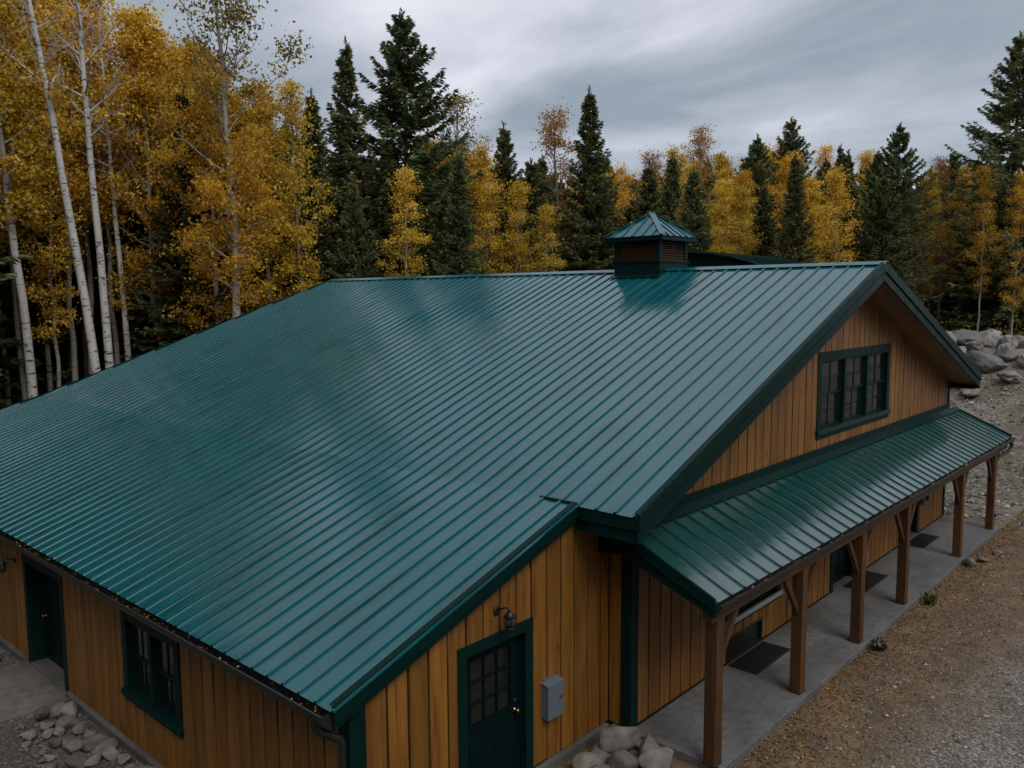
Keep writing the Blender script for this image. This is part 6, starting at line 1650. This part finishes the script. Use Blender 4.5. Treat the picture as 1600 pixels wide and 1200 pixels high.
 ('aspen_gold', -17.34, 21.13, -0.68, 21.63, 0.52, '~dense golden aspen across the drive, mirrored in the window panes'),
 ('aspen_broad', -20.84, 0.68, -0.68, 25.91, 5.31, '~orange-leaved aspen across the drive, mirrored in the window panes'),
 ('spruce_broad', 32.25, -36.7, -0.22, 21.61, 5.87, '~broad dark spruce across the drive, mirrored in the window panes'),
 ('spruce_mid', -12.05, 17.81, -0.68, 22.07, 3.83, '~dense dark spruce across the drive, mirrored in the window panes'),
 ('aspen_broad', -17.36, -14.57, -0.68, 25.37, 1.99, '~orange-leaved aspen across the drive, mirrored in the window panes'),
 ('spruce_mid', -15.98, -20.57, -0.68, 20.11, 3.17, '~dense dark spruce across the drive, mirrored in the window panes'),
 ('aspen_gold', 29.08, -16.88, -0.22, 24.84, 5.01, '~dense golden aspen across the drive, mirrored in the window panes'),
 ('spruce_mid', 25.35, -21.56, -0.22, 23.74, 0.24, '~dense dark spruce across the drive, mirrored in the window panes'),
 ('aspen_gold', -2.28, -23.95, -0.68, 21.32, 6.28, '~dense golden aspen across the drive, mirrored in the window panes'),
 ('spruce_broad', -13.6, -31.63, -0.68, 23.15, 2.75, '~broad dark spruce across the drive, mirrored in the window panes'),
]


def tubes(paths):
    """paths: list of (points array (k,3), radii array (k)), returns verts, quads for 5-sided tubes"""
    V = []; F = []; base = 0
    for pts, rad, ns in paths:
        pts = np.asarray(pts, float); k = len(pts)
        d = np.gradient(pts, axis=0); d /= np.linalg.norm(d, axis=1)[:, None] + 1e-9
        ref = np.array([1.0, 0.2, 0.1]) if abs(d[0][2]) > 0.6 else np.array([0, 0, 1.0])
        x = ref[None] - d * (d @ ref)[:, None]; x /= np.linalg.norm(x, axis=1)[:, None] + 1e-9
        y = np.cross(d, x)
        t = np.linspace(0, 2 * np.pi, ns, endpoint=False)
        ring_ = pts[:, None] + (x[:, None] * np.cos(t)[None, :, None] + y[:, None] * np.sin(t)[None, :, None]) * np.asarray(rad)[:, None, None]
        V.append(ring_.reshape(-1, 3))
        i = np.arange(k - 1)[:, None] * ns; j = np.arange(ns)[None]; j2 = (np.arange(ns)[None] + 1) % ns
        F.append(np.stack([i + j, i + j2, i + ns + j2, i + ns + j], -1).reshape(-1, 4) + base)
        base += k * ns
    return np.concatenate(V), np.concatenate(F)

def trunk_path(r, H, lean=(0, 0), wob=0.25, k=14):
    t = np.linspace(0, 1, k)
    w = np.cumsum(r.normal(size=(k, 2)) * wob / math.sqrt(k), axis=0)
    w -= w[0]
    x = w[:, 0] + lean[0] * t ** 1.15; y = w[:, 1] + lean[1] * t ** 1.15
    return np.stack([x, y, t * H], 1)

def on_path(pts, t):
    k = len(pts) - 1
    i = min(int(t * k), k - 1); f = t * k - i
    return pts[i] * (1 - f) + pts[i + 1] * f

def deciduous(name, seed, H=20.0, c0=0.3, Rad=2.4, nlimb=36, leaves=17000, lmat='gold', bark='aspenbark', r0=0.17, rtip=0.025,
              lsz=(0.10, 0.20), lean=(0, 0), wob=0.35, sparse_above=1.1, sigma=0.27, up=(0.5, 1.0), peak=0.42, bare=0.0):
    r = np.random.default_rng(seed)
    tp = trunk_path(r, H, lean, wob)
    tt = np.linspace(0, 1, len(tp))
    trad = r0 * (1 - tt) ** 0.8 + rtip * tt
    trad[0] *= 1.25
    paths = [(tp, trad, 9)]
    centers = []; wts = []
    az = r.uniform(0, 6.28)
    for i in range(nlimb):
        f = (i + r.random()) / nlimb
        t = c0 + (0.985 - c0) * f
        az += 2.4 + r.normal() * 0.3
        prof = (min(1, (f + 0.12) / peak)) ** 0.6 if f < peak else max(0.08, 1 - ((f - peak) / (1.02 - peak)) ** 1.6)
        L = Rad * prof * r.uniform(0.45, 1.35) + 0.25
        el = r.uniform(*up) * (0.75 + 0.5 * f)
        s = on_path(tp, t)
        d = np.array([math.cos(az) * math.cos(el), math.sin(az) * math.cos(el), math.sin(el)])
        q = np.linspace(0, 1, 5)[:, None]
        pts = s + d * L * q + np.array([0, 0, 0.18 * L]) * q ** 2 + r.normal(size=(5, 3)) * 0.05 * L * q
        br = max(0.012, min(0.07, trad[min(int(t * 13), 13)] * 0.5))
        paths.append((pts, np.linspace(br, 0.008, 5), 4))
        for j in range(4):
            qq = r.uniform(0.25, 0.95)
            s2 = on_path(pts, qq)
            d2 = d + r.normal(size=3) * 0.7; d2 /= np.linalg.norm(d2)
            L2 = L * (1 - qq * 0.6) * r.uniform(0.25, 0.6)
            p2 = s2 + d2 * L2 * np.linspace(0, 1, 3)[:, None]
            p2[2, 2] += 0.1 * L2
            paths.append((p2, np.linspace(br * 0.45, 0.005, 3), 3))
            if bare and r.random() < bare:
                for _ in range(3):
                    s3 = on_path(p2, r.uniform(0.3, 1)); d3 = d2 + r.normal(size=3) * 0.6 + np.array([0, 0, .4]); d3 /= np.linalg.norm(d3)
                    paths.append((s3 + d3 * r.uniform(0.3, 0.8) * np.linspace(0, 1, 2)[:, None], np.array([0.009, 0.004]), 3))
            for _ in range(1):
                if r.random() > bare:
                    centers.append(on_path(p2, r.uniform(0.55, 1.0)) + r.normal(size=3) * 0.15); wts.append((0.35 if t > sparse_above else 1.0) * r.uniform(0.3, 1.6))
        for _ in range(2):
            if r.random() > bare:
                centers.append(on_path(pts, r.uniform(0.35, 1.0)) + r.normal(size=3) * 0.12); wts.append((0.35 if t > sparse_above else 1.0) * r.uniform(0.3, 1.6))
    v, f = tubes(paths)
    tm = rawmesh(name + '_trunk', v, f, M[bark], None, True)
    if not centers or leaves == 0:
        return (tm, None, H)
    centers = np.array(centers); wts = np.array(wts); wts /= wts.sum()
    idx = r.choice(len(centers), size=leaves, p=wts)
    sg = sigma * (0.7 + 0.7 * r.random(len(centers)))[idx][:, None]
    P_ = centers[idx] + r.normal(size=(leaves, 3)) * sg * np.array([1.15, 1.15, 0.7])
    lv, lf, lr = leaf_cloud(P_, r, *lsz)
    cl = r.random(len(centers))[idx]
    hgt = np.clip(P_[:, 2] / H, 0, 1)
    val = np.clip(0.6 * r.random(leaves) + 0.4 * cl + 0.12 * r.normal(size=leaves), 0, 1)
    if lmat == 'olive':
        val = np.clip(val + 0.55 - 0.8 * np.clip((hgt - 0.55) / 0.35, 0, 1), 0, 1)
    cm = rawmesh(name + '_crown', lv, lf, M[lmat], np.repeat(val, 4))
    return (tm, cm, H)

def conifer(name, seed, H=20.0, slope=0.24, Rmax=3.0, c0=0.08, nwh=46, per=7, tw=24, droop=0.35, thin=1.0, r0=0.2):
    r = np.random.default_rng(seed)
    tp = trunk_path(r, H, (0, 0), 0.12)
    tt = np.linspace(0, 1, len(tp))
    paths = [(tp, r0 * (1 - tt) + 0.012, 8)]
    tips = []      # twig: start, dir, length, width, shade
    for i in range(nwh):
        f = (i + 0.4 * r.random()) / nwh
        t = c0 + (0.985 - c0) * f ** 0.92
        z = t * H
        Rr = min(Rmax, slope * (H - z) + 0.12)
        if z < H * 0.3: Rr *= 0.72 + 0.28 * z / (H * 0.3)
        np_ = max(4, int(per * (0.7 + 0.5 * r.random())))
        a0 = r.uniform(0, 6.28)
        for k in range(np_):
            if r.random() > thin: continue
            az = a0 + k * 6.283 / np_ + r.normal() * 0.25
            L = Rr * r.uniform(0.55, 1.18)
            hd = np.array([math.cos(az), math.sin(az), 0]); sd_ = np.array([-hd[1], hd[0], 0])
            el0 = 0.75 * f ** 1.3 - droop * (1 - f) + r.normal() * 0.08
            q = np.linspace(0, 1, 6)[:, None]
            zz = math.sin(el0) * L * q - 0.10 * L * q * (1 - q) * 2 + 0.16 * L * np.clip(q - 0.55, 0, 1) ** 1.0
            pts = on_path(tp, t) + r.normal() * np.array([0, 0, 0.12]) + hd * math.cos(el0) * L * q + np.array([0, 0, 1.0]) * zz + sd_ * (r.normal() * 0.08 * L) * q ** 2
            br = 0.008 + 0.012 * L
            paths.append((pts, np.linspace(br, 0.006, 6), 3))
            nt_ = max(5, int(tw * min(1.0, 0.3 + L / 2.6)))
            sh_ = r.random()
            for j in range(nt_):
                qq = 0.12 + 0.88 * (j + r.random()) / nt_
                s = on_path(pts, min(qq, 0.999))
                sg = 1 if j % 2 else -1
                ang = r.uniform(0.5, 1.05)
                d = hd * math.cos(ang) + sd_ * sg * math.sin(ang) + np.array([0, 0, r.normal() * 0.22 - 0.12])
                ll = (0.16 + 0.30 * L * (1 - qq) ** 0.7 * 0.5 + 0.10) * r.uniform(0.7, 1.25)
                tips.append((s, d / np.linalg.norm(d), ll, r.uniform(0.045, 0.085), sh_ * 0.5 + r.random() * 0.5))
            tips.append((pts[-1] - hd * 0.06, hd * 0.9 + np.array([0, 0, 0.25]), 0.3, 0.09, sh_ * 0.5 + 0.45))
    for k in range(10):
        tips.append((tp[-1] - np.array([0, 0, 0.1 * k]), np.array([r.normal() * 0.3, r.normal() * 0.3, 1.0]), 0.35, 0.07, 0.5))
    v, f = tubes(paths)
    tm = rawmesh(name + '_trunk', v, f, M['sprucebark'], None, True)
    S = np.array([a[0] for a in tips]); D = np.array([a[1] for a in tips]); L = np.array([a[2] for a in tips]); W = np.array([a[3] for a in tips]); Q = np.array([a[4] for a in tips])
    n = len(S)
    # every twig: three needle blades fanned about it
    VV = []; SH = []
    for k in range(4):
        e_ = r.normal(size=(n, 3)); e_ -= D * (e_ * D).sum(1)[:, None]; e_ /= np.linalg.norm(e_, axis=1)[:, None]
        off = r.normal(size=(n, 3)) * 0.035
        A = S + off; B = S + off + D * (L * 0.45)[:, None] + e_ * W[:, None] * 0.62
        Cc = S + off + D * L[:, None] * r.uniform(0.8, 1.15, n)[:, None] + np.array([0, 0, -0.03]); Dd = S + off + D * (L * 0.45)[:, None] - e_ * W[:, None] * 0.62
        VV.append(np.stack([A, B, Cc, Dd], 1).reshape(-1, 3)); SH.append(np.repeat(np.clip(Q + r.normal(size=n) * 0.12, 0, 1), 4))
    V = np.concatenate(VV)
    cm = rawmesh(name + '_crown', V, np.arange(len(V)).reshape(-1, 4), M['needle'], np.concatenate(SH))
    return (tm, cm, H)

LX, LY = -0.672, 0.741
PROTO = {
    'aspen_gold': [deciduous('aspen_gold', 1, Rad=2.5, leaves=15500, c0=0.2), deciduous('aspen_gold', 2, Rad=2.3, leaves=14000, c0=0.26)],
    'aspen_broad': [deciduous('aspen_broad', 3, Rad=3.3, nlimb=44, leaves=17500, lmat='orange', c0=0.30, peak=0.38), deciduous('aspen_broad', 4, Rad=3.0, nlimb=42, leaves=16000, lmat='orange', c0=0.26, peak=0.3)],
    'aspen_high': [deciduous('aspen_high', 31, Rad=2.3, nlimb=30, leaves=9500, c0=0.50, r0=0.15), deciduous('aspen_high', 32, Rad=2.0, nlimb=28, leaves=8500, c0=0.55, r0=0.13)],
    'aspen_thin': [deciduous('aspen_thin', 5, Rad=1.7, nlimb=30, leaves=9500, c0=0.30, r0=0.12), deciduous('aspen_thin', 6, Rad=1.6, nlimb=28, leaves=8000, c0=0.35, r0=0.11)],
    'aspen_pale': [deciduous('aspen_pale', 7, Rad=2.2, leaves=7500, lmat='rust', c0=0.25, bare=0.25, lsz=(0.09, 0.17))],
    'aspen_sparse': [deciduous('aspen_sparse', 8, Rad=2.7, nlimb=40, leaves=11000, lmat='olive', c0=0.30, sparse_above=0.72, sigma=0.26, peak=0.6, lsz=(0.10, 0.18), r0=0.2, bare=0.12)],
    'aspen_tall': [deciduous('aspen_tall', 9, Rad=2.2, nlimb=36, leaves=12000, c0=0.42, r0=0.19, bark='birch', lean=(LX * 1.0, LY * 1.0), wob=0.12)],
    'birch_lean': [deciduous('birch_lean', 10, Rad=1.6, nlimb=16, leaves=500, c0=0.66, r0=0.185, rtip=0.05, bark='birch', lean=(LX * 2.3, LY * 2.3), wob=0.12, bare=0.85)],
    'birch_bare': [deciduous('birch_bare', 12, Rad=2.0, nlimb=26, leaves=500, c0=0.58, r0=0.17, rtip=0.03, bark='birch', lean=(LX * 0.45, LY * 0.45), wob=0.08, bare=0.9)],
    'spruce_narrow': [conifer('spruce_narrow', 13, slope=0.21, Rmax=2.4, nwh=58, per=8, tw=24), conifer('spruce_narrow', 14, slope=0.20, Rmax=2.2, nwh=54, per=8, tw=24, thin=0.9)],
    'spruce_mid': [conifer('spruce_mid', 15, slope=0.29, Rmax=3.2, nwh=50, per=8, tw=28), conifer('spruce_mid', 16, slope=0.27, Rmax=3.0, nwh=48, per=8, tw=28, thin=0.92)],
    'spruce_broad': [conifer('spruce_broad', 17, slope=0.45, Rmax=4.5, nwh=44, per=8, tw=36, droop=0.22, thin=0.85, r0=0.26), conifer('spruce_broad', 18, slope=0.47, Rmax=4.4, nwh=42, per=8, tw=36, droop=0.16, thin=0.85, r0=0.26)],
}
KINDNAME = {'aspen_high': 'aspen_tree', 'aspen_gold': 'aspen_tree', 'aspen_broad': 'aspen_tree', 'aspen_thin': 'aspen_tree', 'aspen_pale': 'aspen_tree', 'aspen_sparse': 'aspen_tree', 'aspen_tall': 'birch_tree',
            'birch_lean': 'birch_tree', 'birch_bare': 'birch_tree', 'spruce_narrow': 'spruce_tree', 'spruce_mid': 'spruce_tree', 'spruce_broad': 'spruce_tree'}
cnt = {}
for (kind, x, y, z, h, rot, lab) in TREES:
    k = cnt.get(kind, 0); cnt[kind] = k + 1
    tm, cm, H = PROTO[kind][k % len(PROTO[kind])]
    t = empty(KINDNAME[kind], (x, y, z), lab.lstrip('~'), 'tree', 'trees of the back rows of the forest' if lab[0] == '~' else 'trees along the front of the forest', rot)
    t.scale = (h / H,) * 3
    link('trunk', tm, t)
    if cm is not None:
        link('crown', cm, t)


# ------------------------------------------------------------------ loose ground cover
def gz_arr(P_):
    return np.array([ground_z(a, b) for a, b in P_[:, :2]]) + np.array([noise.noise(Vector((a * 0.35, b * 0.35, 3.1))) * (0.035 + 0.30 * max(0.0, min(1.0, (a - 30) / 10))) for a, b in P_[:, :2]])
def scatter_leaves(name, P_, r, smin, smax, mat, lift=0.012, flat=0.75):
    P_[:, 2] = gz_arr(P_) + lift + r.random(len(P_)) * 0.02
    v, f, q = leaf_cloud(P_, r, smin, smax, flat)
    o = link(name, rawmesh(name, v, f, M[mat], q))
    tag(o, {'fallen_leaves': 'brown and orange leaves fallen along the porch slab and drive', 'forest_litter': 'leaf litter and low undergrowth on the forest floor'}.get(name), 'leaves', kind='stuff')
r4 = np.random.default_rng(21)
n = 9000
x = r4.uniform(10.0, 34.0, n); d = np.abs(r4.normal(size=n)) ** 1.3 * 0.9
keep = r4.random(n) < np.clip(1.1 - d * 0.22, 0.12, 1)
P1 = np.stack([x, 5.38 - d, np.zeros(n)], 1)[keep]
n2 = 3200
P2 = np.stack([r4.uniform(8, 40, n2), r4.uniform(-6, 5.3, n2), np.zeros(n2)], 1)
n3 = 900
P3 = np.stack([r4.uniform(8.2, 10.35, n3), r4.uniform(5.0, 7.3, n3), np.zeros(n3)], 1)
n4 = 900
P4 = np.stack([r4.uniform(1.5, 5.2, n4), r4.uniform(9.5, 20, n4), np.zeros(n4)], 1)
n5 = 3500
P5 = np.stack([r4.uniform(28, 46, n5), r4.uniform(0, 14, n5), np.zeros(n5)], 1)
scatter_leaves('fallen_leaves', np.concatenate([P1, P2, P3, P4, P5]), r4, 0.022, 0.06, 'litter')

def pebbles(name, P_, r, smin, smax, label):
    base = np.array([(1, 0, 0), (-0.5, 0.87, 0), (-0.5, -0.87, 0), (0.1, 0.1, 0.75), (0.1, -0.1, -0.6)])
    fc = np.array([(0, 1, 3), (1, 2, 3), (2, 0, 3)])
    n = len(P_)
    s = r.uniform(smin, smax, n) * (0.6 + r.random(n) ** 3 * 1.2)
    P_[:, 2] = gz_arr(P_) + s * 0.12
    a = r.uniform(0, 6.28, n)
    bv = base[None] * (1 + r.normal(size=(n, 5, 3)) * 0.22)
    c, sn = np.cos(a)[:, None], np.sin(a)[:, None]
    v = np.stack([bv[..., 0] * c - bv[..., 1] * sn, bv[..., 0] * sn + bv[..., 1] * c, bv[..., 2]], -1) * s[:, None, None] * 0.6 + P_[:, None]
    f = (fc[None] + (np.arange(n) * 5)[:, None, None]).reshape(-1, 3)
    o = link(name, rawmesh(name, v.reshape(-1, 3), f, M['pebble'], np.repeat(r.random(n) * (0.6 if name == 'side_gravel' else 1.0), 5)))
    tag(o, label, 'gravel', kind='stuff')
n = 22000
u = r4.random(n)
xx = 9.5 + 26 * u ** 1.4
P1 = np.stack([xx, 4.9 - r4.random(n) ** 0.9 * (7 + 0.2 * xx), np.zeros(n)], 1)
pebbles('drive_gravel', P1, r4, 0.02, 0.05, 'loose grey gravel over the drive in front of the porch')
n = 9000
P1 = np.stack([r4.uniform(1.0, 5.3, n), r4.uniform(10, 21, n), np.zeros(n)], 1)
pebbles('side_gravel', P1, r4, 0.03, 0.08, 'crushed grey stone on the ground along the side wall')
n = 9000
P1 = np.stack([r4.uniform(27.4, 46, n), r4.uniform(-2, 14, n), np.zeros(n)], 1)
P1 = P1[~((P1[:, 0] < 28.2) & (P1[:, 1] > 5.2))]
pebbles('rough_gravel', P1, r4, 0.05, 0.16, 'pale broken stone scattered on the rough ground beyond the porch')
# undergrowth in the forest
nc = 700
th = r4.uniform(-0.72, 0.75, nc); dd_ = r4.uniform(38, 72, nc)
cx_ = np.cos(YAW + th) * dd_; cy_ = np.sin(YAW + th) * dd_
ok = ~((cx_ < 52) & (cy_ < 31))
cx_, cy_ = cx_[ok], cy_[ok]
idx = r4.integers(0, len(cx_), 30000)
P6 = np.stack([cx_[idx], cy_[idx], np.zeros(len(idx))], 1) + r4.normal(size=(len(idx), 3)) * np.array([0.7, 0.7, 0.0])
hz_ = np.abs(r4.normal(size=len(idx))) * 0.8
P6[:, 2] = gz_arr(P6) + hz_
lv, lf, lr = leaf_cloud(P6, r4, 0.10, 0.22)
o = link('undergrowth', rawmesh('undergrowth', lv, lf, M['olive'], np.repeat(np.clip(r4.random(len(idx)) * 0.6, 0, 1), 4)))
tag(o, 'low brown-green undergrowth between the forest trunks', 'undergrowth', kind='stuff')


# weeds at the slab edge
for k, (wx, wy, wr, lab) in enumerate([(16.35, 5.20, 0.13, 'low weed clump with pale heads at the slab edge by the third post'), (19.6, 5.18, 0.15, 'dark weed clump at the slab edge by the fourth post')]):
    w_ = empty('weed_clump', (wx, wy, ground_z(wx, wy)), lab, 'weed')
    rr_ = np.random.default_rng(50 + k)
    st = []
    for j in range(14):
        a = rr_.uniform(0, 6.28); e_ = rr_.uniform(0.5, 1.4); L_ = wr * rr_.uniform(0.8, 1.6)
        st.append((np.array([[0, 0, 0], [math.cos(a) * L_ * 0.3, math.sin(a) * L_ * 0.3, L_ * 0.55 * math.sin(e_)], [math.cos(a) * L_ * 0.75, math.sin(a) * L_ * 0.75, L_ * math.sin(e_)]]), np.array([0.006, 0.005, 0.002]), 3))
    tv, tf = tubes(st)
    link('stems', rawmesh('weed_stems', tv, tf, M['sprucebark']), w_)
    Pw = np.concatenate([q[0][1:] for q in st]); Pw = Pw[rr_.integers(0, len(Pw), 320)] + rr_.normal(size=(320, 3)) * wr * 0.22
    Pw[:, 2] = np.abs(Pw[:, 2])
    lv, lf, lr = leaf_cloud(Pw, rr_, 0.03, 0.07)
    link('leaves', rawmesh('weed_leaves', lv, lf, M['weed'] if k < 3 else M['grass'], lr), w_)
    if k == 0:
        Pf = np.stack([rr_.normal(size=12) * wr * 0.4, rr_.normal(size=12) * wr * 0.4, wr * rr_.uniform(0.9, 1.4, 12)], 1)
        lv, lf, lr = leaf_cloud(np.repeat(Pf, 6, 0) + rr_.normal(size=(72, 3)) * 0.012, rr_, 0.02, 0.04)
        link('flower_heads', rawmesh('weed_flowers', lv, lf, M['white']), w_)
